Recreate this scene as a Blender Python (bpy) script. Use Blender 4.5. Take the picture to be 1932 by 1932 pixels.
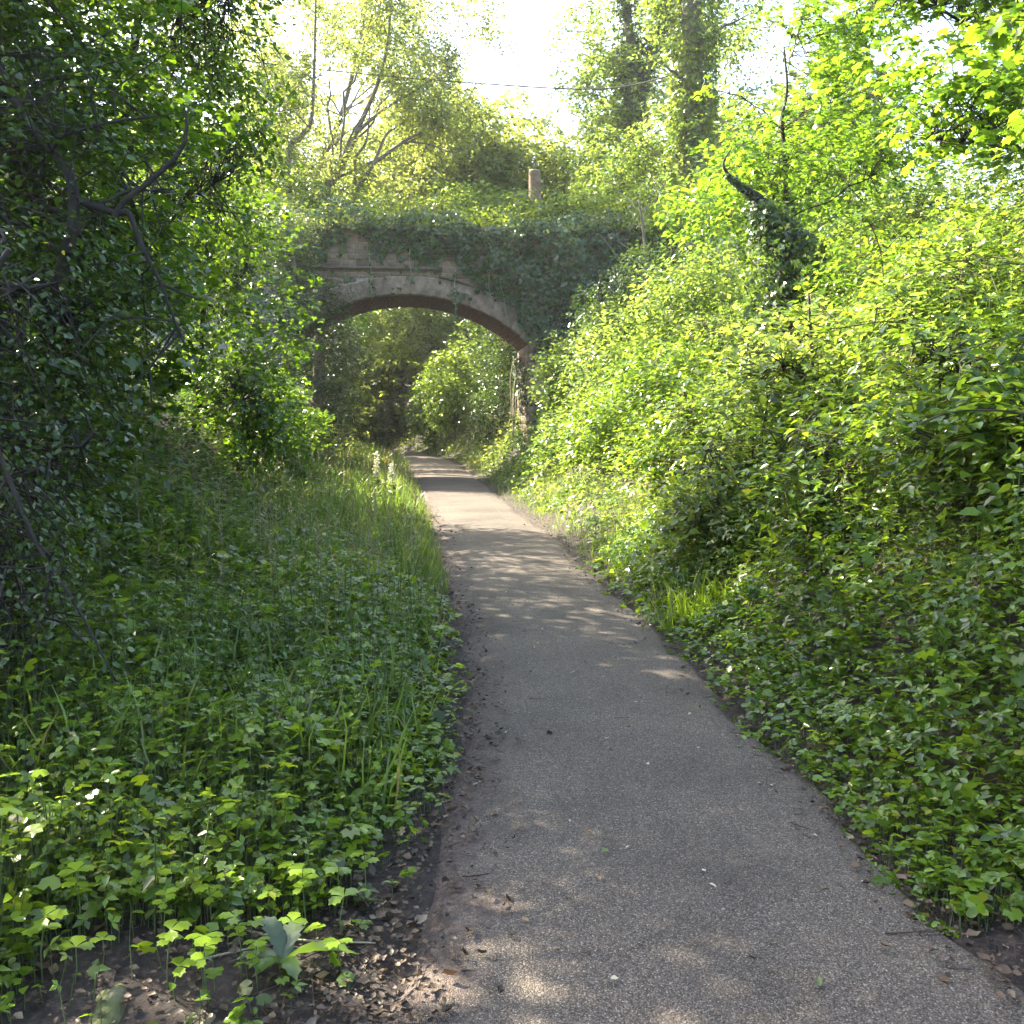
import bpy, math, random
import numpy as np
from mathutils import Vector

R = math.radians
random.seed(7)
rng = np.random.default_rng(7)
for o in list(bpy.data.objects):
    bpy.data.objects.remove(o)
scene = bpy.context.scene
COL = scene.collection

# ------------------------------------------------------------------ camera, sky, sun, exposure
cam_d = bpy.data.cameras.new('camera')
cam = bpy.data.objects.new('camera', cam_d)
COL.objects.link(cam)
cam.location = (0, 0, 1.65)
cam.rotation_euler = (R(90 - 5.27), 0, 0)
cam_d.sensor_width = 36
cam_d.lens = 36 * 1860 / 1932
cam_d.clip_end = 2000
scene.camera = cam

SUN_AZ = 58      # degrees from the view direction (+Y) towards the left (-X)
SUN_EL = 40
world = bpy.data.worlds.new('World')
scene.world = world
world.use_nodes = True
wn = world.node_tree.nodes
wl = world.node_tree.links
wn.clear()
sky = wn.new('ShaderNodeTexSky')
sky.sky_type = 'NISHITA'
sky.sun_disc = False
sky.sun_elevation = R(SUN_EL)
sky.sun_rotation = R(-SUN_AZ)
sky.air_density = 1.0
sky.dust_density = 2.5
sky.ozone_density = 1.0
bg = wn.new('ShaderNodeBackground')
bg.inputs['Strength'].default_value = 0.15
wo = wn.new('ShaderNodeOutputWorld')
wl.new(sky.outputs[0], bg.inputs['Color'])
wl.new(bg.outputs[0], wo.inputs['Surface'])

sun_d = bpy.data.lights.new('sun', 'SUN')
sun_d.energy = 5.0
sun_d.angle = R(0.55)
sun_d.color = (1.0, 0.93, 0.80)
sun = bpy.data.objects.new('sun', sun_d)
COL.objects.link(sun)
SDIR = Vector((-math.sin(R(SUN_AZ)) * math.cos(R(SUN_EL)), math.cos(R(SUN_AZ)) * math.cos(R(SUN_EL)), math.sin(R(SUN_EL))))
sun.rotation_euler = SDIR.to_track_quat('Z', 'Y').to_euler()

vs = scene.view_settings
vs.view_transform = 'Standard'
vs.look = 'None'
vs.gamma = 1
vs.use_curve_mapping = False
vs.exposure = 2.7
vs.use_white_balance = True      # the camera was balanced for shade
vs.white_balance_temperature = 7100
vs.white_balance_tint = 10
scene.cycles.use_denoising = True
scene.cycles.use_adaptive_sampling = True
scene.cycles.adaptive_threshold = 0.02
scene.cycles.max_bounces = 8
scene.cycles.diffuse_bounces = 5
scene.cycles.glossy_bounces = 2
scene.cycles.transmission_bounces = 6
scene.cycles.volume_bounces = 0
HAZE = .0005
scene.cycles.caustics_reflective = False
scene.cycles.caustics_refractive = False
scene.cycles.sample_clamp_indirect = 6

# ------------------------------------------------------------------ helpers
def tag(o, label=None, cat=None, group=None, kind=None):
    if label: o['label'] = label
    if cat: o['category'] = cat
    if group: o['group'] = group
    if kind: o['kind'] = kind
    return o

def empty(name, loc, label=None, cat=None, group=None):
    o = bpy.data.objects.new(name, None)
    o.empty_display_size = .2
    COL.objects.link(o)
    o.location = loc
    return tag(o, label, cat, group)

def mesh_from(name, v, f):
    v = np.ascontiguousarray(v, dtype=np.float32)
    f = np.ascontiguousarray(f, dtype=np.int32)
    me = bpy.data.meshes.new(name)
    me.vertices.add(len(v))
    me.vertices.foreach_set('co', v.ravel())
    me.loops.add(f.size)
    me.loops.foreach_set('vertex_index', f.ravel())
    me.polygons.add(len(f))
    k = f.shape[1]
    me.polygons.foreach_set('loop_start', np.arange(0, f.size, k, dtype=np.int32))
    try:
        me.polygons.foreach_set('loop_total', np.full(len(f), k, dtype=np.int32))
    except Exception:
        pass
    me.update(calc_edges=True)
    return me

class MB:
    def __init__(s):
        s.v = []; s.f = []; s.n = 0
    def add(s, v, f):
        if len(v) == 0: return
        s.v.append(np.asarray(v, dtype=np.float32)); s.f.append(np.asarray(f, dtype=np.int64) + s.n); s.n += len(v)
    def box(s, x0, x1, y0, y1, z0, z1):
        v = [(x, y, z) for z in (z0, z1) for y in (y0, y1) for x in (x0, x1)]
        s.add(v, [(0,2,1),(1,2,3),(4,5,6),(5,7,6),(0,1,4),(1,5,4),(2,6,3),(3,6,7),(0,4,2),(2,4,6),(1,3,5),(3,7,5)])
    def mesh(s, name):
        return mesh_from(name, np.concatenate(s.v), np.concatenate(s.f))
    def build(s, name, mat, parent=None, smooth=False, origin=None):
        v = np.concatenate(s.v)
        if parent is not None and origin is None:
            v = v - np.array(parent.location, dtype=np.float32)     # parts are given in world space
        me = mesh_from(name, v, np.concatenate(s.f))
        me.materials.append(mat)
        if smooth:
            me.polygons.foreach_set('use_smooth', np.ones(len(me.polygons), dtype=bool))
        o = bpy.data.objects.new(name, me)
        COL.objects.link(o)
        o.parent = parent
        return o

def unit(a):
    a = np.asarray(a, dtype=np.float64)
    return a / np.maximum(np.linalg.norm(a, axis=-1, keepdims=True), 1e-9)

_ph = rng.uniform(0, 6.28, (40,))
_dr = unit(rng.normal(size=(40, 3)))
def noise3(p, f=1.0, o=0):
    p = np.asarray(p, dtype=np.float64)
    r = 0
    for k in range(6):
        i = (o * 6 + k) % 40
        r = r + np.sin((p @ _dr[i]) * f * (1 + .37 * k) + _ph[i]) / (1 + .25 * k)
    return r / 3.0
def noise2(x, y, f=1.0, o=0):
    return noise3(np.stack([x, y, np.zeros_like(x)], -1), f, o)

def tube(mb, pts, radii, sides=6, cap=True):
    pts = np.asarray(pts, dtype=np.float64)
    n = len(pts)
    d = np.gradient(pts, axis=0) if n > 2 else np.repeat((pts[1] - pts[0])[None], 2, 0)
    d = unit(d)
    ref = np.array([0.31, .95, .02]) if abs(d[:, 2]).mean() > .5 else np.array([.03, .05, 1.])
    a = unit(np.cross(d, ref)); b = np.cross(d, a)
    ang = np.arange(sides) * 2 * math.pi / sides
    r = np.asarray(radii, dtype=np.float64)[:, None, None]
    v = pts[:, None, :] + r * (np.cos(ang)[None, :, None] * a[:, None, :] + np.sin(ang)[None, :, None] * b[:, None, :])
    v = v.reshape(-1, 3)
    f = []
    for i in range(n - 1):
        for k in range(sides):
            p0 = i * sides + k; p1 = i * sides + (k + 1) % sides
            f.append((p0, p1, p1 + sides)); f.append((p0, p1 + sides, p0 + sides))
    if cap:
        v = np.concatenate([v, pts[-1:]])
        e = (n - 1) * sides
        for k in range(sides):
            f.append((e + k, e + (k + 1) % sides, n * sides))
    mb.add(v, f)

def curve(p, n=8):
    p = np.asarray(p, dtype=np.float64)
    m = len(p)
    if m < 3:
        t = np.linspace(0, 1, n)[:, None]
        return p[0] * (1 - t) + p[-1] * t
    pp = np.concatenate([[2 * p[0] - p[1]], p, [2 * p[-1] - p[-2]]])
    out = []
    for i in range(m - 1):
        a, b, c, d = pp[i:i + 4]
        for t in np.linspace(0, 1, n, endpoint=False):
            out.append(.5 * (2 * b + (c - a) * t + (2 * a - 5 * b + 4 * c - d) * t * t + (3 * b - a - 3 * c + d) * t ** 3))
    out.append(p[-1])
    return np.array(out)

# ------------------------------------------------------------------ leaf shapes (x along the midrib, y across, z up)
def fan(outline, c):
    v = [c] + outline
    return np.array(v, dtype=np.float64), np.array([(0, i, i + 1) for i in range(1, len(outline))])
def polar(l, cx=.36):
    return [(cx + r * math.cos(R(a)), r * math.sin(R(a)), z) for a, r, z in l]
LEAF = {}
LEAF['kite'] = (np.array([(0, 0, 0), (.45, -.27, .07), (1, 0, -.1), (.45, .27, .07)]), np.array([(0, 1, 2), (0, 2, 3)]))
LEAF['narrow'] = (np.array([(0, 0, 0), (.4, -.13, .04), (1, 0, -.14), (.4, .13, .04)]), np.array([(0, 1, 2), (0, 2, 3)]))
LEAF['ovate'] = (np.array([(0, 0, 0), (.28, -.3, .07), (.66, -.25, .05), (1, 0, -.12), (.66, .25, .05), (.28, .3, .07)]),
                 np.array([(0, 1, 2), (0, 2, 3), (0, 3, 4), (0, 4, 5)]))
LEAF['maple'] = fan(polar([(-162, .38, -.02), (-115, .52, -.07), (-86, .38, .03), (-52, .60, -.07), (-26, .42, .03), (0, .66, -.12),
                           (26, .42, .03), (52, .60, -.07), (86, .38, .03), (115, .52, -.07), (162, .38, -.02)]), (.36, 0, 0))
LEAF['palm'] = fan(polar([(-150, .40, -.03), (-95, .56, -.04), (-68, .47, .04), (-40, .60, -.05), (-18, .50, .04), (4, .63, -.1),
                          (24, .48, .05), (48, .60, -.05), (72, .46, .03), (102, .54, -.06), (155, .40, -.03)]), (.36, 0, -.02))
LEAF['ivy'] = fan(polar([(-150, .42, 0), (-75, .52, -.06), (-35, .33, .03), (0, .64, -.12), (35, .33, .03), (75, .52, -.06), (150, .42, 0)], .3), (.3, 0, .02))
def rot_join(part, angs, scl):
    V = []; F = []; n = 0
    for a, s in zip(angs, scl):
        c, sn = math.cos(R(a)), math.sin(R(a))
        v = part[0].copy() * s
        w = v.copy(); w[:, 0] = c * v[:, 0] - sn * v[:, 1]; w[:, 1] = sn * v[:, 0] + c * v[:, 1]
        V.append(w); F.append(part[1] + n); n += len(w)
    return np.concatenate(V), np.concatenate(F)
_lf = (np.array([(0, 0, 0), (.38, -.34, .06), (.8, -.3, .0), (1, 0, -.1), (.8, .3, .0), (.38, .34, .06)]),
       np.array([(0, 1, 2), (0, 2, 3), (0, 3, 4), (0, 4, 5)]))
LEAF['trefoil'] = rot_join(_lf, (-82, 0, 82), (.52, .6, .52))
LEAF['trikite'] = rot_join(LEAF['kite'], (-75, 0, 75), (.55, .65, .55))
_hl = fan([(0, 0, 0), (.3, -.22, .05), (.5, -.4, .03), (.62, -.3, .04), (.8, -.36, -.02), (.86, -.16, .02), (1, 0, -.09),
           (.86, .16, .02), (.8, .36, -.02), (.62, .3, .04), (.5, .4, .03), (.3, .22, .05), (0, 0, 0)], (.5, 0, 0))
LEAF['lobed'] = rot_join(_hl, (-86, 0, 86), (.5, .58, .5))
LEAF['blade'] = (np.array([(0, -.012, 0), (0, .012, 0), (.4, -.013, .0), (.4, .013, .0), (.75, -.009, -.08), (.75, .009, -.08), (1, 0, -.25)]),
                 np.array([(0, 2, 1), (1, 2, 3), (2, 4, 3), (3, 4, 5), (4, 6, 5)]))
LEAF['curled'] = (np.array([(0, 0, .1), (.3, -.3, .25), (.7, -.26, .2), (1, 0, .28), (.7, .24, .1), (.3, .3, .3), (.5, 0, 0)]),
                  np.array([(0, 1, 6), (1, 2, 6), (2, 3, 6), (3, 4, 6), (4, 5, 6), (5, 0, 6)]))

def leaves(mb, kind, pos, axis, nrm, size):
    tv, tf = LEAF[kind]
    N = len(pos)
    if N == 0: return
    a = unit(axis)
    n = np.asarray(nrm, dtype=np.float64)
    n = unit(n - a * (n * a).sum(-1, keepdims=True))
    b = np.cross(n, a)
    size = np.broadcast_to(np.asarray(size, dtype=np.float64), (N,))[:, None, None]
    v = pos[:, None, :] + size * (tv[None, :, 0:1] * a[:, None, :] + tv[None, :, 1:2] * b[:, None, :] + tv[None, :, 2:3] * n[:, None, :])
    f = tf[None] + (np.arange(N) * len(tv))[:, None, None]
    mb.add(v.reshape(-1, 3), f.reshape(-1, 3))

def stems(mb, base, top, w):
    """thin three-sided stems, one per row"""
    N = len(base)
    if N == 0: return
    d = unit(top - base)
    a = unit(np.cross(d, np.array([.2, .9, .1]))); b = np.cross(d, a)
    w = np.broadcast_to(np.asarray(w, dtype=np.float64), (N,))[:, None]
    ring = [a, -.5 * a + .87 * b, -.5 * a - .87 * b]
    v = np.stack([base + w * ring[0], base + w * ring[1], base + w * ring[2],
                  top + .5 * w * ring[0], top + .5 * w * ring[1], top + .5 * w * ring[2]], 1)
    t = np.array([(0, 1, 4), (0, 4, 3), (1, 2, 5), (1, 5, 4), (2, 0, 3), (2, 3, 5)])
    f = t[None] + (np.arange(N) * 6)[:, None, None]
    mb.add(v.reshape(-1, 3), f.reshape(-1, 3))

def rnd_dir(n):
    return unit(rng.normal(size=(n, 3)))
def flat_dir(n, dz=0.0, s=.15):
    a = rng.uniform(0, 2 * math.pi, n)
    return np.stack([np.cos(a), np.sin(a), dz + rng.normal(0, s, n)], -1)
UP = np.array([0, 0, 1.])
SV = np.array(SDIR)

# ------------------------------------------------------------------ materials
def new_mat(name):
    m = bpy.data.materials.new(name)
    m.use_nodes = True
    nt = m.node_tree
    nt.nodes.clear()
    out = nt.nodes.new('ShaderNodeOutputMaterial')
    return m, nt, out
def N_(nt, t, **kw):
    n = nt.nodes.new(t)
    for k, v in kw.items():
        if hasattr(n, k): setattr(n, k, v)
        else: n.inputs[k].default_value = v
    return n
def ramp(nt, stops, interp='LINEAR'):
    r = nt.nodes.new('ShaderNodeValToRGB')
    r.color_ramp.interpolation = interp
    e = r.color_ramp.elements
    while len(e) < len(stops): e.new(.5)
    for k, (p, c) in enumerate(stops):
        e[k].position = p
        e[k].color = (*c, 1) if len(c) == 3 else c
    return r
def noise(nt, scale, detail=4, rough=.55, vec=None):
    n = nt.nodes.new('ShaderNodeTexNoise')
    n.inputs['Scale'].default_value = scale
    n.inputs['Detail'].default_value = detail
    n.inputs['Roughness'].default_value = rough
    if vec is not None: nt.links.new(vec, n.inputs['Vector'])
    return n
def mix(nt, a, b, fac, mode='MIX'):
    m = nt.nodes.new('ShaderNodeMix')
    m.data_type = 'RGBA'; m.blend_type = mode
    for sock, val in ((m.inputs[0], fac), (m.inputs[6], a), (m.inputs[7], b)):
        if hasattr(val, 'is_linked'): nt.links.new(val, sock)
        elif isinstance(val, (int, float)): sock.default_value = val
        else: sock.default_value = (*val, 1)
    return m.outputs[2]

def leaf_mat(name, base, trans, rough=.42, tfac=.42, yellow=.03, var=.5, spec=.5, ycol=(.26, .28, .03)):
    m, nt, out = new_mat(name)
    L = nt.links.new
    geo = nt.nodes.new('ShaderNodeNewGeometry')
    rpi = geo.outputs['Random Per Island']
    b = np.array(base); t = np.array(trans)
    def stops(c):
        lo = tuple(c * (1 - var)); hi = tuple(np.minimum(c * (1 + var) * np.array([1.08, 1.0, .9]), 1))
        return [(0, lo), (.45, tuple(c)), (1 - yellow - .01, hi), (1 - yellow + .004, tuple(np.array(ycol)))]
    r1 = ramp(nt, stops(b)); r2 = ramp(nt, stops(t))
    L(rpi, r1.inputs[0]); L(rpi, r2.inputs[0])
    pos = geo.outputs['Position']
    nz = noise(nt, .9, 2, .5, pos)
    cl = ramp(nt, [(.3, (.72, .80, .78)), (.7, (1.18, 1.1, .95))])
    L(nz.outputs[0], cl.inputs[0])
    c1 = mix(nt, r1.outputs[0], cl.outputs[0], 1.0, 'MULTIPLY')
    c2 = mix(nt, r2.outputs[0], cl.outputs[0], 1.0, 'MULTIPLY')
    p = nt.nodes.new('ShaderNodeBsdfPrincipled')
    L(c1, p.inputs['Base Color'])
    p.inputs['Roughness'].default_value = rough * .66
    p.inputs['Specular IOR Level'].default_value = spec
    tr = nt.nodes.new('ShaderNodeBsdfTranslucent')
    L(c2, tr.inputs['Color'])
    mx = nt.nodes.new('ShaderNodeMixShader')
    mx.inputs[0].default_value = tfac
    L(p.outputs[0], mx.inputs[1]); L(tr.outputs[0], mx.inputs[2])
    L(mx.outputs[0], out.inputs['Surface'])
    return m

def bark_mat(name, c0, c1, scale=14, moss=None, mossamt=.5):
    m, nt, out = new_mat(name)
    L = nt.links.new
    tc = nt.nodes.new('ShaderNodeNewGeometry')
    n = noise(nt, scale, 6, .65, tc.outputs['Position'])
    r = ramp(nt, [(.3, c0), (.7, c1)])
    L(n.outputs[0], r.inputs[0])
    col = r.outputs[0]
    if moss:
        n2 = noise(nt, 3.0, 4, .6, tc.outputs['Position'])
        rr = ramp(nt, [(mossamt - .06, (0, 0, 0)), (mossamt + .08, (1, 1, 1))])
        L(n2.outputs[0], rr.inputs[0])
        col = mix(nt, col, moss, rr.outputs[0])
    p = nt.nodes.new('ShaderNodeBsdfPrincipled')
    p.inputs['Roughness'].default_value = .9
    L(col, p.inputs['Base Color'])
    bp = nt.nodes.new('ShaderNodeBump')
    bp.inputs['Strength'].default_value = .6; bp.inputs['Distance'].default_value = .02
    L(n.outputs[0], bp.inputs['Height']); L(bp.outputs[0], p.inputs['Normal'])
    L(p.outputs[0], out.inputs['Surface'])
    return m

M = {}
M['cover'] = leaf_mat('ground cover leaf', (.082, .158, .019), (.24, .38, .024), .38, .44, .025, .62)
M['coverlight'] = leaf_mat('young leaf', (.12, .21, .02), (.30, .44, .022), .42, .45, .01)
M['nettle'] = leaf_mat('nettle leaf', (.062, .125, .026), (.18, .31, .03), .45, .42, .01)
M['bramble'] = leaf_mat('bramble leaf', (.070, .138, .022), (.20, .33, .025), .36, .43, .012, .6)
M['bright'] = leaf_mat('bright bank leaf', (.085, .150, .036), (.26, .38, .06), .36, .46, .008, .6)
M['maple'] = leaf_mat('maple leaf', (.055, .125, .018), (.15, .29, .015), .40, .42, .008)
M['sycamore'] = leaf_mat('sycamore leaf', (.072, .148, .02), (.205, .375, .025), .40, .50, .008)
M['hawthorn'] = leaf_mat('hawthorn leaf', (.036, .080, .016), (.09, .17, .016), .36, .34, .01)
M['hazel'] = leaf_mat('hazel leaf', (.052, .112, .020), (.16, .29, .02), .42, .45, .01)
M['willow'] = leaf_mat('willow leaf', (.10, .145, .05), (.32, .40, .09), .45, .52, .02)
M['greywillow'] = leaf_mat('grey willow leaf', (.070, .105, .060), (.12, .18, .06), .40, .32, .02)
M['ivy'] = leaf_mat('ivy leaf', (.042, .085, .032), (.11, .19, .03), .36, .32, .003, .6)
M['ivylit'] = leaf_mat('sunlit ivy leaf', (.085, .15, .03), (.28, .38, .04), .40, .46, .005)  # brighter copy of the ivy leaf, sunlight put into its colour
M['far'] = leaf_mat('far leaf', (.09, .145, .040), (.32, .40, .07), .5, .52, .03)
M['grass'] = leaf_mat('grass blade', (.10, .175, .04), (.23, .36, .05), .45, .42, .08, ycol=(.30, .26, .10))
M['seed'] = leaf_mat('grass seed', (.24, .22, .11), (.30, .28, .12), .6, .35, .1)
M['petal'] = leaf_mat('white petal', (.75, .75, .68), (.6, .6, .5), .5, .4, .0001)
M['litter'] = leaf_mat('dead leaf', (.075, .055, .042), (.10, .06, .03), .75, .15, .05, .7, .3, ycol=(.21, .17, .125))
M['pale_leaf'] = leaf_mat('pale fallen leaf', (.42, .40, .31), (.2, .18, .1), .5, .15, .05, .4)
M['tan_leaf'] = leaf_mat('tan fallen leaf', (.22, .15, .08), (.15, .09, .03), .5, .15, .05, .4)
M['green_leaf'] = leaf_mat('green fallen leaf', (.10, .15, .04), (.15, .2, .04), .5, .2, .05, .4)
M['bark'] = bark_mat('dark bark', (.012, .010, .008), (.036, .030, .024), 16)
M['barkgrey'] = bark_mat('grey bark', (.06, .055, .042), (.16, .145, .115), 12, (.05, .07, .02), .6)
M['barkwillow'] = bark_mat('willow bark', (.07, .062, .045), (.17, .15, .115), 10)
M['stem'] = bark_mat('green stem', (.06, .10, .03), (.11, .15, .05), 6)
M['drystem'] = bark_mat('pale dry stem', (.22, .19, .13), (.36, .32, .24), 8)
M['cane'] = bark_mat('bramble cane', (.045, .05, .02), (.09, .07, .035), 8)
M['deadwood'] = bark_mat('barkless dead wood', (.11, .10, .07), (.27, .24, .18), 11, (.07, .085, .025), .50)
M['twig'] = bark_mat('brown twig', (.035, .027, .02), (.09, .07, .05), 20)
M['cut'] = bark_mat('cut wood', (.10, .068, .042), (.21, .145, .09), 5)
M['cable'] = bark_mat('black cable', (.02, .02, .02), (.035, .035, .035), 5)

def ground_mat():
    m, nt, out = new_mat('soil with leaf mould')
    L = nt.links.new
    g = nt.nodes.new('ShaderNodeNewGeometry')
    n1 = noise(nt, 26, 8, .7, g.outputs['Position'])
    r1 = ramp(nt, [(.34, (.010, .007, .006)), (.52, (.030, .022, .018)), (.63, (.075, .056, .045)), (.74, (.17, .14, .115))])
    L(n1.outputs[0], r1.inputs[0])
    n2 = noise(nt, 1.6, 4, .6, g.outputs['Position'])
    r2 = ramp(nt, [(.35, (.7, .68, .7)), (.7, (1.2, 1.08, 1.0))])
    L(n2.outputs[0], r2.inputs[0])
    c = mix(nt, r1.outputs[0], r2.outputs[0], 1.0, 'MULTIPLY')
    p = nt.nodes.new('ShaderNodeBsdfPrincipled')
    p.inputs['Roughness'].default_value = .85
    L(c, p.inputs['Base Color'])
    bp = nt.nodes.new('ShaderNodeBump'); bp.inputs['Strength'].default_value = .9; bp.inputs['Distance'].default_value = .025
    L(n1.outputs[0], bp.inputs['Height']); L(bp.outputs[0], p.inputs['Normal'])
    L(p.outputs[0], out.inputs['Surface'])
    return m
M['ground'] = ground_mat()

def path_mat():
    m, nt, out = new_mat('worn tarmac with stone chips')
    L = nt.links.new
    g = nt.nodes.new('ShaderNodeNewGeometry')
    pos = g.outputs['Position']
    vo = nt.nodes.new('ShaderNodeTexVoronoi'); vo.inputs['Scale'].default_value = 185
    L(pos, vo.inputs['Vector'])
    sep = nt.nodes.new('ShaderNodeSeparateColor'); L(vo.outputs['Color'], sep.inputs[0])
    chip = ramp(nt, [(0, (.074, .066, .060)), (.35, (.116, .105, .096)), (.65, (.168, .153, .140)), (.92, (.235, .215, .195)), (1, (.39, .365, .33))])
    L(sep.outputs[0], chip.inputs[0])
    edge = ramp(nt, [(.25, (1, 1, 1)), (.62, (.5, .485, .475))])
    L(vo.outputs['Distance'], edge.inputs[0])
    c = mix(nt, chip.outputs[0], edge.outputs[0], 1.0, 'MULTIPLY')
    n2 = noise(nt, 1.1, 6, .62, pos)
    r2 = ramp(nt, [(.28, (.62, .60, .58)), (.5, (1, .985, .96)), (.72, (1.3, 1.25, 1.17))])
    L(n2.outputs[0], r2.inputs[0])
    c = mix(nt, c, r2.outputs[0], 1.0, 'MULTIPLY')
    n4 = noise(nt, 9, 5, .7, pos)
    r4 = ramp(nt, [(.56, (0, 0, 0)), (.72, (.5, .5, .5))])
    L(n4.outputs[0], r4.inputs[0])
    c = mix(nt, c, (.17, .135, .11), r4.outputs[0])
    # soil trodden in from the margins: stored per vertex across the width
    at = nt.nodes.new('ShaderNodeAttribute'); at.attribute_name = 'margin'
    n3 = noise(nt, 5, 6, .7, pos)
    ad = nt.nodes.new('ShaderNodeMath'); ad.operation = 'ADD'
    L(at.outputs['Fac'], ad.inputs[0]); L(n3.outputs[0], ad.inputs[1])
    r3 = ramp(nt, [(.80, (0, 0, 0)), (1.12, (.85, .85, .85))])
    r3.color_ramp.elements[1].position = 1.0
    L(ad.outputs[0], r3.inputs[0])
    n5 = noise(nt, 45, 5, .7, pos)
    soil = ramp(nt, [(.35, (.03, .022, .019)), (.55, (.085, .062, .052)), (.72, (.17, .14, .115))])
    L(n5.outputs[0], soil.inputs[0])
    c = mix(nt, c, (.93, .885, .82), 1.0, 'MULTIPLY')
    c = mix(nt, c, soil.outputs[0], r3.outputs[0])
    p = nt.nodes.new('ShaderNodeBsdfPrincipled')
    p.inputs['Roughness'].default_value = .8
    p.inputs['Specular IOR Level'].default_value = .35
    L(c, p.inputs['Base Color'])
    inv = nt.nodes.new('ShaderNodeMath'); inv.operation = 'SUBTRACT'; inv.inputs[0].default_value = 1
    L(vo.outputs['Distance'], inv.inputs[1])
    bp = nt.nodes.new('ShaderNodeBump'); bp.inputs['Strength'].default_value = .8; bp.inputs['Distance'].default_value = .006
    L(inv.outputs[0], bp.inputs['Height']); L(bp.outputs[0], p.inputs['Normal'])
    L(p.outputs[0], out.inputs['Surface'])
    return m
M['path'] = path_mat()

def stone_mat(name, cols, scale=9, green=.55, rnd=True):
    m, nt, out = new_mat(name)
    L = nt.links.new
    g = nt.nodes.new('ShaderNodeNewGeometry')
    oi = nt.nodes.new('ShaderNodeObjectInfo')
    n1 = noise(nt, scale, 8, .65, g.outputs['Position'])
    r1 = ramp(nt, [(.25, cols[0]), (.5, cols[1]), (.75, cols[2])])
    L(n1.outputs[0], r1.inputs[0])
    rr = ramp(nt, [(0, (.66, .62, .60)), (.5, (1, .97, .94)), (1, (1.25, 1.25, 1.22))])
    L(oi.outputs['Random'] if rnd else g.outputs['Random Per Island'], rr.inputs[0])
    c = mix(nt, r1.outputs[0], rr.outputs[0], 1.0, 'MULTIPLY')
    n2 = noise(nt, 1.7, 6, .65, g.outputs['Position'])
    r2 = ramp(nt, [(green, (0, 0, 0)), (green + .16, (.75, .75, .75))])
    L(n2.outputs[0], r2.inputs[0])
    c = mix(nt, c, (.045, .055, .028), r2.outputs[0])
    n3 = noise(nt, 5.5, 5, .6, g.outputs['Position'])
    r3 = ramp(nt, [(.62, (0, 0, 0)), (.70, (.6, .6, .6))])
    L(n3.outputs[0], r3.inputs[0])
    c = mix(nt, c, tuple(np.minimum(np.array(cols[2]) * 1.45, 1)), r3.outputs[0])
    p = nt.nodes.new('ShaderNodeBsdfPrincipled'); p.inputs['Roughness'].default_value = .92
    L(c, p.inputs['Base Color'])
    bp = nt.nodes.new('ShaderNodeBump'); bp.inputs['Strength'].default_value = .6; bp.inputs['Distance'].default_value = .02
    L(n1.outputs[0], bp.inputs['Height']); L(bp.outputs[0], p.inputs['Normal'])
    L(p.outputs[0], out.inputs['Surface'])
    return m
M['stone'] = stone_mat('weathered sandstone', ((.085, .062, .046), (.17, .128, .096), (.26, .205, .16)), 6, .55)
M['blockstone'] = stone_mat('parapet sandstone', ((.10, .072, .05), (.185, .135, .095), (.26, .20, .15)), 9, .58)
M['brick'] = stone_mat('dark red brick', ((.028, .018, .015), (.085, .04, .028), (.14, .075, .052)), 12, .66, rnd=False)  # very dark red tones for the vault bricks
M['mortar'] = stone_mat('lime mortar', ((.14, .125, .105), (.24, .215, .18), (.32, .29, .25)), 16, .6)
M['ledge'] = stone_mat('weathered ledge and soffit shade', ((.035, .03, .025), (.075, .065, .052), (.13, .115, .095)), 9, .5)

# ------------------------------------------------------------------ terrain and path
PY = np.array([-14, 0, 2.57, 2.93, 3.69, 4.96, 5.97, 7.48, 9.98, 12.45, 14.9, 19.74, 27.84, 40.8, 52.7, 65, 80, 110, 160, 420.])
PLx = np.array([-.7, -.5, -.39, -.36, -.28, -.22, -.25, -.37, -.68, -.95, -1.19, -1.77, -2.7, -4.55, -7.6, -13, -21, -36, -80, -330])
PRx = np.array([1.8, 1.58, 1.49, 1.42, 1.36, 1.29, 1.24, 1.12, .89, .74, .52, -.08, -.93, -2.5, -5.3, -10.4, -18.2, -33, -77, -327])
def pl(y): return np.interp(y, PY, PLx)
def pr(y): return np.interp(y, PY, PRx)
def smooth(a, b, x):
    t = np.clip((x - a) / (b - a), 0, 1)
    return t * t * (3 - 2 * t)
def soft_cap(h, top):
    return np.where(h < top - 1.2, h, top - 1.2 + 1.2 * (1 - np.exp(-(np.maximum(h - top + 1.2, 0)) / 1.2)))
def terr(x, y):
    x = np.asarray(x, dtype=np.float64); y = np.asarray(y, dtype=np.float64)
    dl = pl(y) - x; dr = x - pr(y)
    hr = .02 + .10 * np.clip(dr, 0, .6) + np.maximum(dr - .45, 0) * .74
    hl = .02 + .07 * np.clip(dl, 0, 3) + np.maximum(dl - 2.2, 0) * .72
    h = np.where(dr > 0, soft_cap(hr, 5.6), np.where(dl > 0, soft_cap(hl, 5.6), -.04))
    amp = .10 * smooth(.1, 2.5, np.maximum(dl, dr))
    h = h + amp * noise2(x, y, 1.3, 1) + .5 * amp * noise2(x, y, 3.7, 2)
    return h + .008 * noise2(x, y, 9., 3) * smooth(0, .3, np.maximum(dl, dr))

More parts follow.
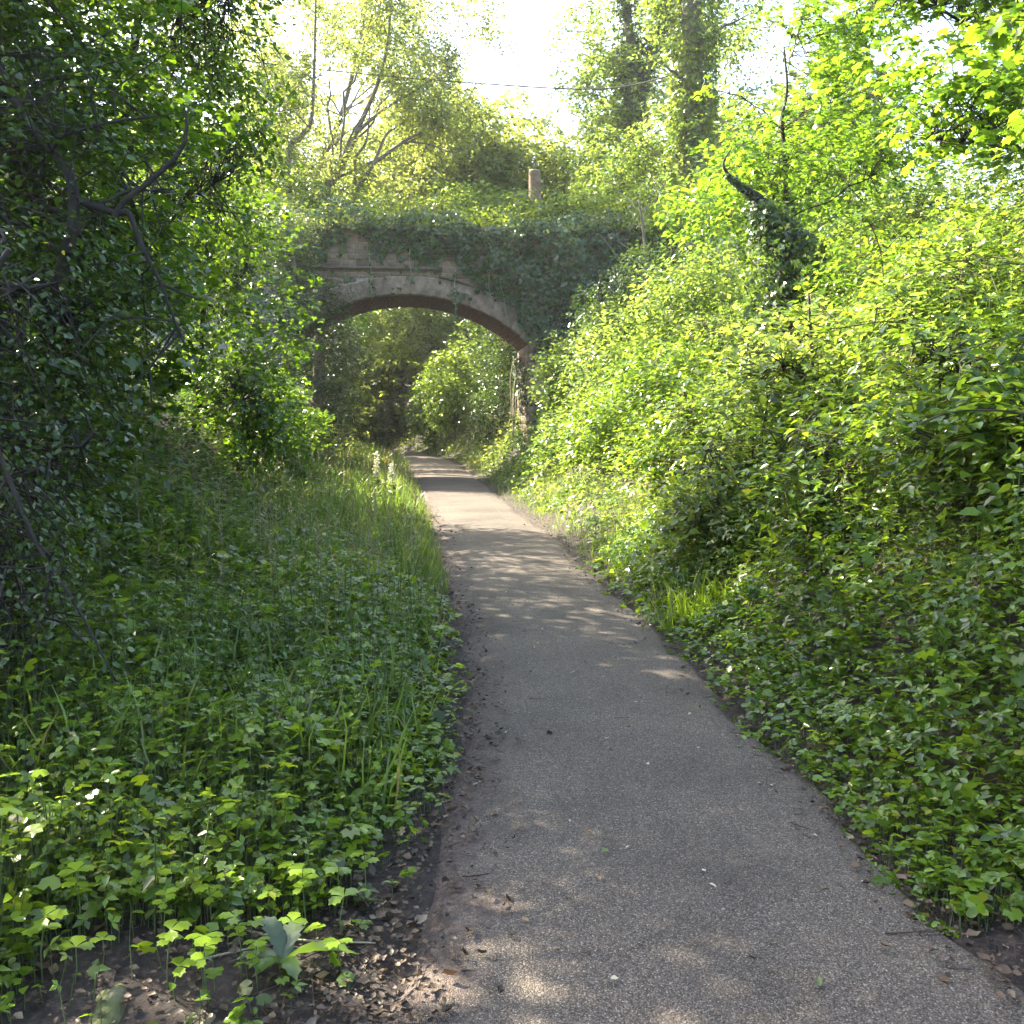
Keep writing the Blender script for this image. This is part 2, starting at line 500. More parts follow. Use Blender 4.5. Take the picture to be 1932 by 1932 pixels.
def spaced(a, b, n): return np.linspace(a, b, n)
gx = np.concatenate([-np.geomspace(400, 14, 22), spaced(-13.6, 13.6, 100), np.geomspace(14, 400, 22)])
gy = np.concatenate([spaced(-14, 2, 26), spaced(2.15, 14, 76), spaced(14.3, 60, 110), np.geomspace(61, 420, 30)])
GX, GY = np.meshgrid(gx, gy)
GZ = terr(GX, GY)
nx, ny = len(gx), len(gy)
idx = (np.arange(ny - 1)[:, None] * nx + np.arange(nx - 1)[None]).ravel()
quads = np.stack([idx, idx + 1, idx + nx + 1, idx + nx], -1)
me = mesh_from('ground', np.stack([GX, GY, GZ], -1).reshape(-1, 3), quads)
me.materials.append(M['ground'])
me.polygons.foreach_set('use_smooth', np.ones(len(me.polygons), dtype=bool))
ground = bpy.data.objects.new('ground', me); COL.objects.link(ground)
tag(ground, 'dark soil banks of the old cutting under the plants', kind='structure')

py = np.concatenate([spaced(-14, 2, 30), spaced(2.1, 16, 180), spaced(16.2, 60, 120), spaced(61, 200, 60)])
K = 17
t = np.linspace(0, 1, K)
L0 = pl(py) - .05 + .07 * noise2(py, py * 0, 2.1, 4) + .05 * noise2(py, py * 0, 7., 5)
R0 = pr(py) + .05 + .07 * noise2(py, py * 0 + 9, 2.1, 5) + .05 * noise2(py, py * 0 + 5, 7., 4)
PXX = L0[:, None] * (1 - t) + R0[:, None] * t
PZZ = np.where((t == 0) | (t == 1), -.05, .018 + .03 * (1 - (2 * t - 1) ** 2))[None] + .004 * noise2(PXX, np.repeat(py[:, None], K, 1), 4., 6)
PV = np.stack([PXX, np.repeat(py[:, None], K, 1), PZZ], -1).reshape(-1, 3)
n = len(py)
idx = (np.arange(n - 1)[:, None] * K + np.arange(K - 1)[None]).ravel()
me = mesh_from('path', PV, np.stack([idx, idx + 1, idx + K + 1, idx + K], -1))
me.materials.append(M['path'])
me.polygons.foreach_set('use_smooth', np.ones(len(me.polygons), dtype=bool))
at = me.attributes.new('margin', 'FLOAT', 'POINT')
wid = (R0 - L0)[:, None]
dl_ = t[None] * wid; dr_ = (1 - t)[None] * wid
mar = np.maximum(.66 - dl_ * 1.0, .52 - dr_ * 1.7)
mar = np.clip(mar, 0, 1)
at.data.foreach_set('value', mar.astype(np.float32).ravel())
path = bpy.data.objects.new('path', me); COL.objects.link(path)
tag(path, 'grey worn tarmac footpath curving under the bridge', kind='structure')

# ------------------------------------------------------------------ the bridge
TH = R(5.3)
BO = np.array([-2.95, 28.0, 0.0])
def bl(x, y, z):            # bridge local -> world
    c, s = math.cos(TH), math.sin(TH)
    x = np.asarray(x, dtype=np.float64); y = np.asarray(y, dtype=np.float64)
    return np.stack([BO[0] + c * x - s * y, BO[1] + s * x + c * y, np.asarray(z, dtype=np.float64) + 0 * x], -1)
bridge = empty('stone_arch_bridge', tuple(BO), 'old stone arch bridge half smothered in ivy spanning the path', 'bridge')
bridge.rotation_euler.z = TH
RA, CZ, HS, ZS, DEP, TOP = 5.11, .09, 3.47, 3.84, 3.4, 6.92
def arch_z(x, r): return CZ + math.sqrt(max(r * r - x * x, 0))

def bpart(mb, name, mat, parent=None, smooth=False):
    o = mb.build(name, mat, parent or bridge, smooth, origin=0)
    return o
core = MB(); barrel = MB()
xs = [-9.5, -7, -5] + list(np.linspace(-HS, HS, 41)) + [5, 7, 9.5]
def cz0(x): return -.6 if abs(x) > HS + 1e-6 else arch_z(x, RA + .012)
for a, b in zip(xs[:-1], xs[1:]):
    inside = abs(a) <= HS + 1e-6 and abs(b) <= HS + 1e-6
    za, zb = (cz0(a), cz0(b)) if inside else (-.6, -.6)
    v = [(a, .02, za), (b, .02, zb), (b, .02, TOP), (a, .02, TOP), (a, DEP, za), (b, DEP, zb), (b, DEP, TOP), (a, DEP, TOP)]
    core.add(v, [(0, 1, 2), (0, 2, 3), (5, 4, 7), (5, 7, 6), (3, 2, 6), (3, 6, 7)])
    barrel.add(v, [(0, 4, 5), (0, 5, 1)])
for sx in (-1, 1):
    x = sx * (HS + .002); z1 = arch_z(HS, RA + .012)
    core.add([(x, .05, -.6), (x, DEP, -.6), (x, DEP, z1), (x, .05, z1)], [(0, 1, 2), (0, 2, 3)])
WALL = bpart(core, 'wall_core', M['mortar'])
BARREL = bpart(barrel, 'barrel_mortar', M['ledge']); BARREL['kind'] = 'stuff'  # mortar kept dark: shade under the arch is put into its colour

def bevel_block(mb, pts_front, y0, y1, bev=.012):
    """block from a quad outline (x,z)*4 counter-clockwise seen from the front, arrises knocked off"""
    p = np.array(pts_front, dtype=np.float64); c = p.mean(0)
    q = c + (p - c) * (1 - bev * 2.2 / np.maximum(np.linalg.norm(p - c, axis=1, keepdims=True), .02))
    v = [(x, y0 + bev, z) for x, z in p] + [(x, y0, z) for x, z in q] + [(x, y1, z) for x, z in p]
    f = [(4, 5, 6), (4, 6, 7)]
    for k in range(4):
        l = (k + 1) % 4
        f += [(k, l, 4 + l), (k, 4 + l, 4 + k), (8 + k, 8 + l, l), (8 + k, l, k)]
    mb.add(v, f)

NV = 13
HA = math.asin(HS / RA)
random.seed(3)
cuts = [-HA]
for k in range(NV): cuts.append(cuts[-1] + random.uniform(.8, 1.25))
tot = cuts[-1] + HA
cuts = [-HA + (c + HA) / tot * 2 * HA for c in cuts]
def arc_pt(a, r): return (r * math.sin(a), CZ + r * math.cos(a))
for k in range(NV):
    a, b = cuts[k] + .0013, cuts[k + 1] - .0013
    ro = RA + random.uniform(.452, .472)
    mb = MB()
    # split in two so the stone follows the curve
    m_ = (a + b) / 2
    d = random.uniform(-.012, .012)
    for u_, w_ in ((a, m_), (m_, b)):
        bevel_block(mb, [arc_pt(u_, RA - .005), arc_pt(w_, RA - .005), arc_pt(w_, ro), arc_pt(u_, ro)], -.004 + d * .7, .36, .003)
    bpart(mb, 'arch_stone', M['stone'])

def extr(x): return arch_z(x, RA + .475) if abs(x) < RA + .475 else 0
cnt = 0
z = 3.0
CH = .162
zc = [5.775 - CH * k for k in range(17, -1, -1)] + [5.945 + CH * k for k in range(0, 6)]
for row, z0 in enumerate(zc):
    z1 = z0 + CH - .012
    if 5.775 < z0 < 5.94: z1 = min(z1, 5.83)
    x = -3.6 + (row % 2) * .2
    while x < 4.6:
        w = random.uniform(.34, .52)
        x0, x1 = x, x + w - .013
        x += w
        e0, e1 = extr(x0) + .012, extr(x1) + .012
        if z0 >= 5.94: e0 = e1 = z0
        b0, b1 = max(z0, e0), max(z0, e1)
        if z1 - max(b0, b1) < .02 or (z0 > 5.76 and z1 - z0 < .05): continue
        if x1 > 2.2 and z0 < 5: continue
        if z0 < 5.0 and x0 < -2.8 and z0 < 4.2: continue
        mb = MB()
        d = random.uniform(-.012, .012)
        bevel_block(mb, [(x0, b0), (x1, b1), (x1, z1), (x0, z1)], .004 + d * .6, .2, .006)
        bpart(mb, 'stone_block', M['blockstone'], WALL)
        cnt += 1

mb = MB(); mb.box(-3.4, 1.0, -.11, .15, 5.845, 5.925)
bpart(mb, 'string_course', M['ledge'])
mb = MB()
aa = np.linspace(.16, HA, 18)
for a, b in zip(aa[:-1], aa[1:]):
    p = [arc_pt(a, RA + .50), arc_pt(b, RA + .50), arc_pt(b, RA + .56), arc_pt(a, RA + .56)]
    v = [(x, -.09, z) for x, z in p] + [(x, .1, z) for x, z in p]
    mb.add(v, [(0, 1, 2), (0, 2, 3), (0, 4, 5), (0, 5, 1), (3, 2, 6), (3, 6, 7)])
bpart(mb, 'hood_mould', M['ledge'])
x = -6.0
while x < 6:
    w = random.uniform(.8, 1.0)
    mb = MB(); bevel_block(mb, [(x, TOP + .004), (x + w - .015, TOP + .004), (x + w - .015, TOP + .15), (x, TOP + .15)], -.07, .42, .02)
    bpart(mb, 'coping_stone', M['stone'], WALL)
    x += w
# brick barrel: thousands of small bricks, one part
mb = MB()
rg = np.random.default_rng(5)
NC = 100
for i in range(NC):
    a0 = -HA + 2 * HA * i / NC; a1 = -HA + 2 * HA * (i + 1) / NC - .0016 + rg.uniform(-.0006, .0006)
    y = .362 - (i % 2) * .11
    while y < DEP - .02:
        y0 = max(y, .362); y1 = min(y + .215, DEP - .01)
        y += .226
        if y1 - y0 < .03: continue
        d = rg.uniform(-.004, .004)
        p = [arc_pt(a0, RA + .07), arc_pt(a1, RA + .07), arc_pt(a1, RA + d), arc_pt(a0, RA + d)]
        v = [(q, y0, w) for q, w in p] + [(q, y1, w) for q, w in p]
        mb.add(v, [(3, 2, 6), (3, 6, 7), (0, 3, 7), (0, 7, 4), (1, 6, 2), (1, 5, 6), (0, 1, 2), (0, 2, 3), (4, 6, 5), (4, 7, 6)])
o = bpart(mb, 'barrel_brickwork', M['brick'], BARREL); o['kind'] = 'stuff'
# coursed stone on the jamb beside the path
for row in range(15):
    z0 = .05 + row * .252; y = .0 - (row % 2) * .25
    while y < DEP - .05:
        w = random.uniform(.42, .6)
        y0, y1 = max(y, .0), min(y + w - .014, DEP)
        y += w
        if y1 - y0 < .08: continue
        mb = MB(); d = random.uniform(-.01, .01)
        mb.box(HS - .012 + d * .5, HS + .2, y0, y1, z0, z0 + .243)
        bpart(mb, 'jamb_stone', M['stone'], WALL)

# ------------------------------------------------------------------ plants: trees
def make_tree(name, label, trunk, ells, nspray, npl, kind, lsize, mat, bark, cat='tree', group=None, spray=.55, droop=.2, upn=.8,
              nlimb=9, extra=(), limb_r=.4, gap=-.9, gapf=1.1, shell=.5, sides=8, twigs=True, jit=.05, twig_r=.006):
    """trunk: list of (x,y,z,r); ells: list of (cx,cy,cz,rx,ry,rz,weight)"""
    tr = np.array(trunk, dtype=np.float64)
    root = empty(name, tuple(tr[0, :3]), label, cat, group)
    tp = curve(tr[:, :3], 6); trr = np.interp(np.linspace(0, 1, len(tp)), np.linspace(0, 1, len(tr)), tr[:, 3])
    tp = tp + .25 * trr[:, None] * np.stack([noise3(tp, 1.7, 1), noise3(tp, 1.7, 2), 0 * trr], -1)
    w = MB(); tube(w, tp, trr, sides)
    w.build('trunk', bark, root, True)
    # spray centres
    E = np.array(ells, dtype=np.float64)
    pw = E[:, 6] / E[:, 6].sum()
    C = np.zeros((0, 3)); G = np.zeros((0, 3))
    while len(C) < nspray:
        k = rng.choice(len(E), nspray, p=pw)
        d = rnd_dir(nspray); r = rng.uniform(0, 1, nspray) ** (shell)
        q = E[k, :3] + d * r[:, None] * E[k, 3:6]
        keep = (noise3(q, gapf, 3) > gap + rng.uniform(-.25, .25, nspray)) & (q[:, 2] > terr(q[:, 0], q[:, 1]) + .15)
        C = np.concatenate([C, q[keep]]); G = np.concatenate([G, d[keep]])
    C, G = C[:nspray], G[:nspray]
    br = MB()
    sk = [tp[len(tp) // 3:]]
    if nlimb:
        tips = [C[rng.integers(nspray)]]
        for _ in range(nlimb - 1):
            cand = C[rng.integers(0, nspray, 30)]
            dd = np.min(np.linalg.norm(cand[:, None] - np.array(tips)[None], axis=-1), axis=1)
            tips.append(cand[dd.argmax()])
        for tip in tips:
            hd = np.linalg.norm(tp[:, :2] - tip[:2], axis=1)
            want = tip[2] - .55 * hd
            j = int(np.argmin(np.abs(tp[:, 2] - want) + .15 * hd))
            j = min(max(j, len(tp) // 6), len(tp) - 2)
            p0 = tp[j]; md = (p0 + tip) / 2 + np.array([rng.normal(0, .12), rng.normal(0, .12), rng.uniform(-.05, .3)]) * np.linalg.norm(tip - p0) * .5
            cp = curve([p0, md, tip], 6)
            cp[1:] += rng.normal(0, .012, (len(cp) - 1, 3)) * np.linalg.norm(tip - p0)
            rr = np.linspace(min(limb_r * trr[j], .09), .007, len(cp))
            tube(br, cp, rr, 5)
            sk.append(cp[2:])
    for pts in extra:
        ep = curve([p[:3] for p in pts], 6)
        er = np.interp(np.linspace(0, 1, len(ep)), np.linspace(0, 1, len(pts)), [p[3] for p in pts])
        tube(br, ep, er, 6)
        sk.append(ep)
    sk = np.concatenate(sk)
    L_ = spray * rng.uniform(.6, 1.4, nspray)
    ax = unit(G * np.array([.8, .8, .35]) + rng.normal(0, .45, (nspray, 3)) + np.array([0, 0, -droop]))
    st = C - ax * L_[:, None] * .5
    if twigs and tr[0, 1] < 17:
        for a in range(0, nspray):
            dd = np.linalg.norm(sk - st[a], axis=1)
            j = int(np.argpartition(dd, 5)[:6][rng.integers(6)])
            if dd[j] > 1.25: continue
            mid = (sk[j] + st[a]) / 2 + rng.normal(0, .06, 3) * dd[j]
            tube(br, np.array([sk[j], mid, C[a] + ax[a] * L_[a] * .4]), [twig_r * 1.3, twig_r, twig_r * .3], 3, cap=False)
    br.build('branches', bark, root, True)
    # leaves along the sprays
    T = (np.arange(npl)[None] + rng.uniform(0, .9, (nspray, npl))) / npl
    sidev = unit(np.cross(ax, UP + rng.normal(0, .1, (nspray, 3))))
    sgn = np.where(np.arange(npl) % 2 == 0, 1, -1)[None, :, None]
    P = st[:, None] + ax[:, None] * (T * L_[:, None])[..., None] + rng.normal(0, jit, (nspray, npl, 3))
    la = sidev[:, None] * sgn * .9 + ax[:, None] * .6 + rng.normal(0, .3, (nspray, npl, 3)) + np.array([0, 0, -droop * .8])
    ln = UP * upn + G[:, None] * .25 + rng.normal(0, .38, (nspray, npl, 3))
    sz = lsize * rng.uniform(.55, 1.2, (nspray, npl))
    lm = MB()
    leaves(lm, kind, P.reshape(-1, 3), la.reshape(-1, 3), ln.reshape(-1, 3), sz.ravel())
    lm.build('crown', mat, root)
    return root

def T(x, y, pts, r0, r1):
    """trunk from the ground at x,y through pts"""
    b = [(x, y, float(terr(x, y)) - .15)] + list(pts)
    n = len(b)
    return [(p[0], p[1], p[2], r0 + (r1 - r0) * i / (n - 1)) for i, p in enumerate(b)]
def W(pts, r0, r1):
    n = len(pts)
    return [(*p, r0 + (r1 - r0) * i / (n - 1)) for i, p in enumerate(pts)]

# left side, near to far
make_tree('hawthorn_tree', 'dark small-leaved hawthorn with crooked black branches overhanging the near left verge',
          T(-3.3, 6.1, [(-3.0, 6.1, 1.6), (-2.75, 6.05, 2.4), (-2.6, 6.0, 3.05), (-3.1, 6.3, 3.7), (-3.6, 6.5, 5.2)], .06, .012),
          [(-3.3, 6.5, 3.4, 1.3, 1.3, 2.0, 1.2), (-3.3, 6.6, 5.4, 1.5, 1.5, 1.5, 1.0), (-2.75, 5.6, 1.9, .75, .9, .9, .5), (-2.9, 6.3, 2.8, .9, .8, .9, .4)],
          950, 17, 'ovate', .06, M['hawthorn'], M['bark'], spray=.42, shell=.42, gap=-.55, gapf=1.9,
          extra=[W([(-1.97, 6, 2.11), (-2.05, 6, 2.31), (-2.1, 6, 2.47), (-2.18, 6, 2.63), (-2.24, 6, 2.78), (-2.28, 6, 2.88), (-2.36, 6, 2.88)], .008, .022),
                 W([(-2.36, 6, 2.86), (-2.3, 6, 2.95), (-2.14, 6, 3.07), (-1.97, 6, 3.23), (-1.92, 6, 3.37), (-1.93, 6, 3.49)], .024, .009),
                 W([(-2.35, 6, 2.88), (-2.45, 6, 2.91), (-2.62, 6, 2.98)], .02, .03),
                 W([(-2.1, 6, 2.47), (-1.99, 6, 2.42), (-1.86, 6, 2.37)], .012, .006),
                 W([(-3.06, 6, 2.49), (-2.88, 6, 2.39), (-2.67, 6, 2.29)], .016, .008),
                 W([(-2.75, 6, 3.3), (-2.39, 6, 3.4), (-2.1, 6, 3.44)], .012, .006)])
make_tree('blackthorn_shrub', 'blackthorn shrub with thin drooping dark twigs at the left edge of the frame',
          T(-3.1, 4.7, [(-2.9, 4.6, 1.1), (-2.6, 4.5, 1.9), (-2.2, 4.4, 2.4)], .05, .012),
          [(-2.55, 4.7, 1.35, .65, .7, .8, 1), (-2.2, 4.3, .75, .35, .4, .45, .35), (-2.9, 5.0, 2.2, .8, .8, .7, .6)],
          480, 16, 'ovate', .038, M['hawthorn'], M['bark'], cat='shrub', spray=.34, droop=.5, shell=.5, gap=-.3, gapf=2.6,
          extra=[W([(-2.32, 4.3, 2.2), (-2.28, 4.25, 1.5), (-2.2, 4.2, .9), (-2.02, 4.15, .5)], .014, .005),
                 W([(-2.3, 4.3, 1.7), (-2.05, 4.2, 1.15), (-1.85, 4.15, .85), (-1.68, 4.1, .55)], .012, .004),
                 W([(-1.98, 4.2, 1.02), (-2.02, 4.15, .78), (-2.1, 4.1, .55)], .006, .003)])
make_tree('light_blocking_foliage', 'dense dark foliage added behind the hawthorn to block light',
          T(-4.9, 7.8, [(-4.8, 7.8, 3.0), (-4.7, 7.8, 5.0)], .07, .02),  # added foliage that stops light coming through the left trees
          [(-4.3, 7.8, 2.6, .8, 1.4, 1.7, 1), (-4.5, 7.9, 4.6, 1.0, 1.5, 1.5, 1), (-5.2, 13.6, 3.6, .9, 1.8, 1.9, .8), (-4.9, 10.6, 3.2, .8, 1.6, 1.8, .8)],
          900, 14, 'kite', .11, M['hawthorn'], M['bark'], spray=.4, shell=.4, gap=-1.5, twigs=False)
make_tree('field_maple', 'tall dark maple with broad lobed leaves at the upper left',
          T(-5.4, 9.0, [(-5.2, 9.0, 4.2), (-5.0, 9.1, 6.5), (-4.9, 9.2, 9.5)], .17, .05),
          [(-4.3, 9.3, 4.6, 1.6, 2.0, 2.4, 1.0), (-4.7, 9.2, 7.6, 2.3, 2.3, 2.4, 1.1), (-4.9, 9.6, 10.3, 2.2, 2.3, 1.8, .7), (-3.7, 9.2, 2.6, .9, 1.3, 1.2, .4)],
          1000, 13, 'maple', .13, M['maple'], M['bark'], spray=.6, shell=.45, gap=-.5, gapf=2.0)
make_tree('sycamore_tree', 'sycamore crown reaching into the white sky behind the hawthorn',
          T(-6.6, 6.0, [(-6.4, 6.1, 5), (-6.2, 6.4, 8), (-6.0, 6.8, 10.5)], .18, .05),
          [(-5.6, 7.0, 8.3, 2.4, 2.4, 1.9, 1), (-5.4, 6.3, 5.8, 1.7, 2.0, 1.8, .6), (-6.4, 8.2, 10.8, 2.2, 2.2, 1.6, .6)],
          700, 14, 'ivy', .15, M['maple'], M['bark'], spray=.65, shell=.45, gap=-.38, gapf=2.3)
make_tree('shading_canopy', 'dense unseen canopy added on the left bank top to shade the trees',
          T(-9.0, 12.8, [(-8.9, 12.7, 5.6), (-8.7, 12.6, 7.2)], .22, .06),  # hidden canopy added to keep the sun off the left trees
          [(-8.2, 12.6, 6.4, 1.8, 2.6, 1.5, 1), (-8.8, 15.0, 6.2, 1.8, 1.8, 1.4, .7), (-7.6, 9.6, 6.0, 1.5, 1.9, 1.5, .8), (-6.6, 12.6, 4.6, 1.2, 2.2, 1.2, .6)],
          900, 15, 'kite', .18, M['maple'], M['bark'], spray=.7, shell=.45, gap=-.9, twigs=False)
make_tree('hazel_tree', 'hazel with drooping round leaves against the sky left of the bridge',
          T(-5.3, 12.6, [(-5.0, 12.5, 4.2), (-4.6, 12.4, 6.0), (-4.3, 12.4, 7.6)], .1, .03),
          [(-4.3, 12.5, 4.6, 1.5, 1.9, 2.0, 1), (-4.0, 12.4, 7.0, 1.5, 1.7, 2.0, 1), (-5.0, 12.9, 7.6, 1.3, 1.6, 2.0, .6), (-3.4, 12.0, 5.6, .8, .9, 1.6, .5), (-3.45, 12.2, 6.8, .9, 1.0, .9, .5)],
          1150, 15, 'ovate', .085, M['hazel'], M['bark'], spray=.55, droop=.35, shell=.45, gap=-.85)
make_tree('maple_sapling', 'leafy green maple sapling above the nettles on the left bank',
          T(-5.0, 15.6, [(-4.8, 15.5, 3.2), (-4.6, 15.4, 5.2)], .07, .02),
          [(-4.4, 15.4, 3.4, 1.3, 1.9, 1.9, 1), (-4.0, 15.0, 1.9, .8, 1.5, 1.0, .6), (-4.9, 16.0, 5.0, 1.3, 1.5, 1.1, .5)],
          560, 13, 'ivy', .115, M['maple'], M['bark'], spray=.55, shell=.45, gap=-.7)
make_tree('maple_bush', 'low rounded maple bush on the left bank just before the bridge',
          T(-5.6, 20.2, [(-5.4, 20.0, 2.0), (-5.2, 20.0, 3.2)], .06, .02),
          [(-5.2, 19.8, 1.8, 1.0, 1.9, 1.1, 1), (-4.8, 21.8, 1.4, .8, 1.5, 1.0, .5), (-4.5, 17.8, 1.5, .8, 1.6, 1.2, .8)],
          600, 13, 'ivy', .12, M['hazel'], M['bark'], cat='bush', spray=.5, shell=.45, gap=-.8)
make_tree('grey_willow', 'grey-green willow scrub smothering the left end of the bridge',
          T(-6.3, 26.3, [(-6.0, 26.2, 3.5), (-5.7, 26.0, 5.4), (-5.4, 26.0, 6.6)], .08, .02),
          [(-5.9, 26.2, 4.6, 1.0, 1.2, 2.2, 1), (-5.35, 26.4, 3.0, .9, 1.1, 1.3, .7), (-5.9, 26.0, 6.6, .8, .9, .9, .35), (-4.6, 26.8, 2.6, .8, .6, 1.5, .8), (-4.9, 26.6, 4.5, .7, .5, 1.1, .7), (-5.75, 26.3, 5.9, .8, .6, 1.3, .9)],
          1500, 18, 'narrow', .11, M['greywillow'], M['barkgrey'], spray=.5, droop=.1, shell=.45, gap=-.7,
          extra=[W([(-5.6, 25.3, 6.9), (-5.5, 25.2, 5.9), (-5.35, 25.2, 5.2)], .012, .008)])
# right side
make_tree('sycamore_sapling', 'slim sycamore sapling with a straight thin stem high on the right bank',
          T(4.05, 15.0, [(4.07, 15, 4.6), (4.03, 15, 5.59), (3.98, 15, 6.06), (4.04, 15, 6.53), (3.98, 15, 7.1)], .045, .012),
          [(4.2, 15, 5.4, 1.4, 1.3, .9, 1), (4.0, 15, 6.8, 1.2, 1.1, 1.0, .7), (5.4, 15.6, 5.8, 1.2, 1.1, 1.3, .7), (5.2, 15.6, 7.6, 1.0, 1.0, .9, .35)],
          400, 12, 'ivy', .125, M['sycamore'], M['bark'], spray=.55, shell=.5, gap=-.6, upn=1.1, droop=.05)
make_tree('bank_sycamore', 'bright backlit sycamore filling the upper right corner',
          T(6.6, 11.2, [(6.3, 11.0, 5.0), (6.0, 10.9, 7.0), (5.9, 10.9, 9.0)], .1, .03),
          [(5.0, 10.6, 5.7, 1.6, 1.8, 1.4, 1.2), (5.9, 11.2, 7.6, 2.2, 2.0, 1.8, 1.1), (4.4, 9.6, 4.9, .9, 1.0, .8, .45), (4.5, 11.6, 6.9, 1.0, 1.1, .9, .4)],
          760, 12, 'maple', .112, M['sycamore'], M['bark'], spray=.6, shell=.48, gap=-.7, upn=1.0, droop=.1)
make_tree('overhanging_sycamore', 'sycamore spray with large leaves hanging in at the top right edge',
          T(4.9, 6.2, [(4.8, 6.3, 3.8), (4.4, 6.4, 4.6), (3.9, 6.5, 4.9)], .05, .015),
          [(3.85, 6.7, 4.6, .75, .8, .5, 1), (4.2, 7.3, 3.9, .5, .6, .4, .4)],
          110, 12, 'maple', .12, M['sycamore'], M['bark'], spray=.5, shell=.5, gap=-.5, upn=1.0)
make_tree('bank_elder', 'pale green elder bushing out between the sapling and the ivy clad trunk',
          T(5.3, 20.5, [(5.2, 20.4, 5.6), (5.0, 20.3, 7.2)], .07, .02),
          [(4.4, 20.2, 6.0, 1.5, 1.5, 1.2, 1), (5.8, 20.6, 6.8, 1.7, 1.5, 1.4, 1), (6.9, 19.6, 6.4, 1.4, 1.5, 1.4, .6)],
          520, 13, 'kite', .15, M['sycamore'], M['barkgrey'], spray=.55, shell=.48, gap=-.6, upn=1.0)
make_tree('dogwood_thicket', 'sunlit yellow-green thicket behind the right end of the bridge',
          T(3.6, 26.5, [(3.5, 26.4, 6.0), (3.3, 26.3, 7.4)], .06, .02),
          [(3.2, 29.6, 7.6, 1.6, 1.5, 1.2, 1), (1.6, 31.0, 7.4, 1.7, 1.2, .9, .7), (4.6, 28.0, 7.2, 1.6, 1.5, 1.6, 1), (3.3, 30.5, 9.3, 1.1, 1.1, 1.2, .4)],
          620, 16, 'kite', .13, M['bright'], M['barkgrey'], cat='bush', spray=.55, shell=.48, gap=-.7)
make_tree('bank_holly', 'dark glossy bush below the ivy clad trunk on the right',
          T(4.0, 23.4, [(3.8, 23.4, 4.6), (3.7, 23.4, 5.8)], .07, .02),
          [(3.3, 23.6, 5.0, 1.1, 1.0, .9, 1), (2.3, 24.2, 4.3, .9, .9, .8, .6), (4.5, 23.0, 5.4, .9, .9, .8, .5)],
          420, 16, 'kite', .095, M['ivy'], M['bark'], cat='bush', spray=.4, shell=.4, gap=-1.2)
# behind the bridge
wst = [W([(-5.62, 32, 9.3), (-5.04, 32, 10.45), (-4.63, 32, 11.26), (-4.23, 32, 12.12), (-3.94, 32, 13.09), (-3.82, 32, 13.89), (-3.7, 32, 15.2)], .12, .02),
       W([(-4.92, 32, 10.66), (-4.07, 32, 11.37), (-3.06, 32, 11.96), (-2.5, 32, 12.29), (-1.94, 32, 12.39)], .06, .015),
       W([(-5.3, 32, 7.6), (-5.12, 32, 8.42), (-4.77, 32, 9.13), (-4.37, 32, 9.74), (-3.97, 32, 10.61), (-3.46, 32, 10.99)], .12, .03),
       W([(-4.37, 32, 9.74), (-3.41, 32, 10.42), (-2.73, 32, 10.74), (-2.17, 32, 10.88)], .06, .02),
       W([(-3.41, 32, 10.42), (-2.62, 32, 10.34), (-1.78, 32, 10.09), (-.94, 32, 10.5)], .035, .012),
       W([(-4.97, 32, 9.11), (-4.93, 32, 9.9), (-4.59, 32, 10.45), (-4.46, 32, 11.48)], .06, .025)]
make_tree('crack_willow', 'leaning many-stemmed willow with sparse foliage standing behind the bridge',
          T(-6.3, 32.0, [(-6.0, 32, 8.2), (-5.62, 32, 9.3)], .2, .13),
          [(-4.2, 32.4, 12.2, 2.3, 1.5, 2.0, 1), (-2.6, 32.6, 11.2, 1.8, 1.4, 1.5, .8), (-3.9, 32.2, 14.6, 1.7, 1.3, 1.2, .45), (-4.6, 32.0, 9.4, 1.8, 1.3, 1.0, .5)],
          1100, 13, 'kite', .15, M['willow'], M['barkwillow'], spray=.75, shell=.5, gap=-.4, droop=.3, extra=wst, nlimb=7)
make_tree('left_willow', 'thin upright willow with twiggy top left of the leaning willow',
          T(-7.4, 31.0, [(-6.9, 31, 9.2), (-6.44, 31, 10.28), (-6.09, 31, 10.99), (-5.9, 31, 14.5)], .14, .03),
          [(-6.3, 31, 12.6, 1.7, 1.5, 2.6, 1), (-7.2, 31.4, 9.5, 1.8, 1.6, 1.8, 1), (-6.2, 31, 15.8, 1.9, 1.4, 1.5, .5), (-8.6, 31, 13.5, 1.6, 1.5, 3, .8)],
          1000, 12, 'kite', .15, M['willow'], M['barkwillow'], spray=.75, shell=.5, gap=-.2, droop=.3)
make_tree('ash_tree', 'hazy yellow-green tree far behind the middle of the bridge',
          T(2.3, 44, [(1.6, 44, 9), (.2, 44, 12), (-1.0, 44, 14)], .2, .05),
          [(-2.0, 44, 12.0, 2.8, 2.6, 3.6, 1), (.6, 45, 10.6, 2.6, 2.5, 3.4, 1), (-4.6, 46, 12.4, 3.0, 2.4, 4.2, 1), (2.9, 44, 11.0, 2.0, 2.0, 3.4, .7), (-.4, 45, 13.2, 3.0, 2.0, 2.6, .5)],
          3000, 14, 'kite', .26, M['far'], M['barkgrey'], spray=.9, shell=.5, gap=-.5, twigs=False)
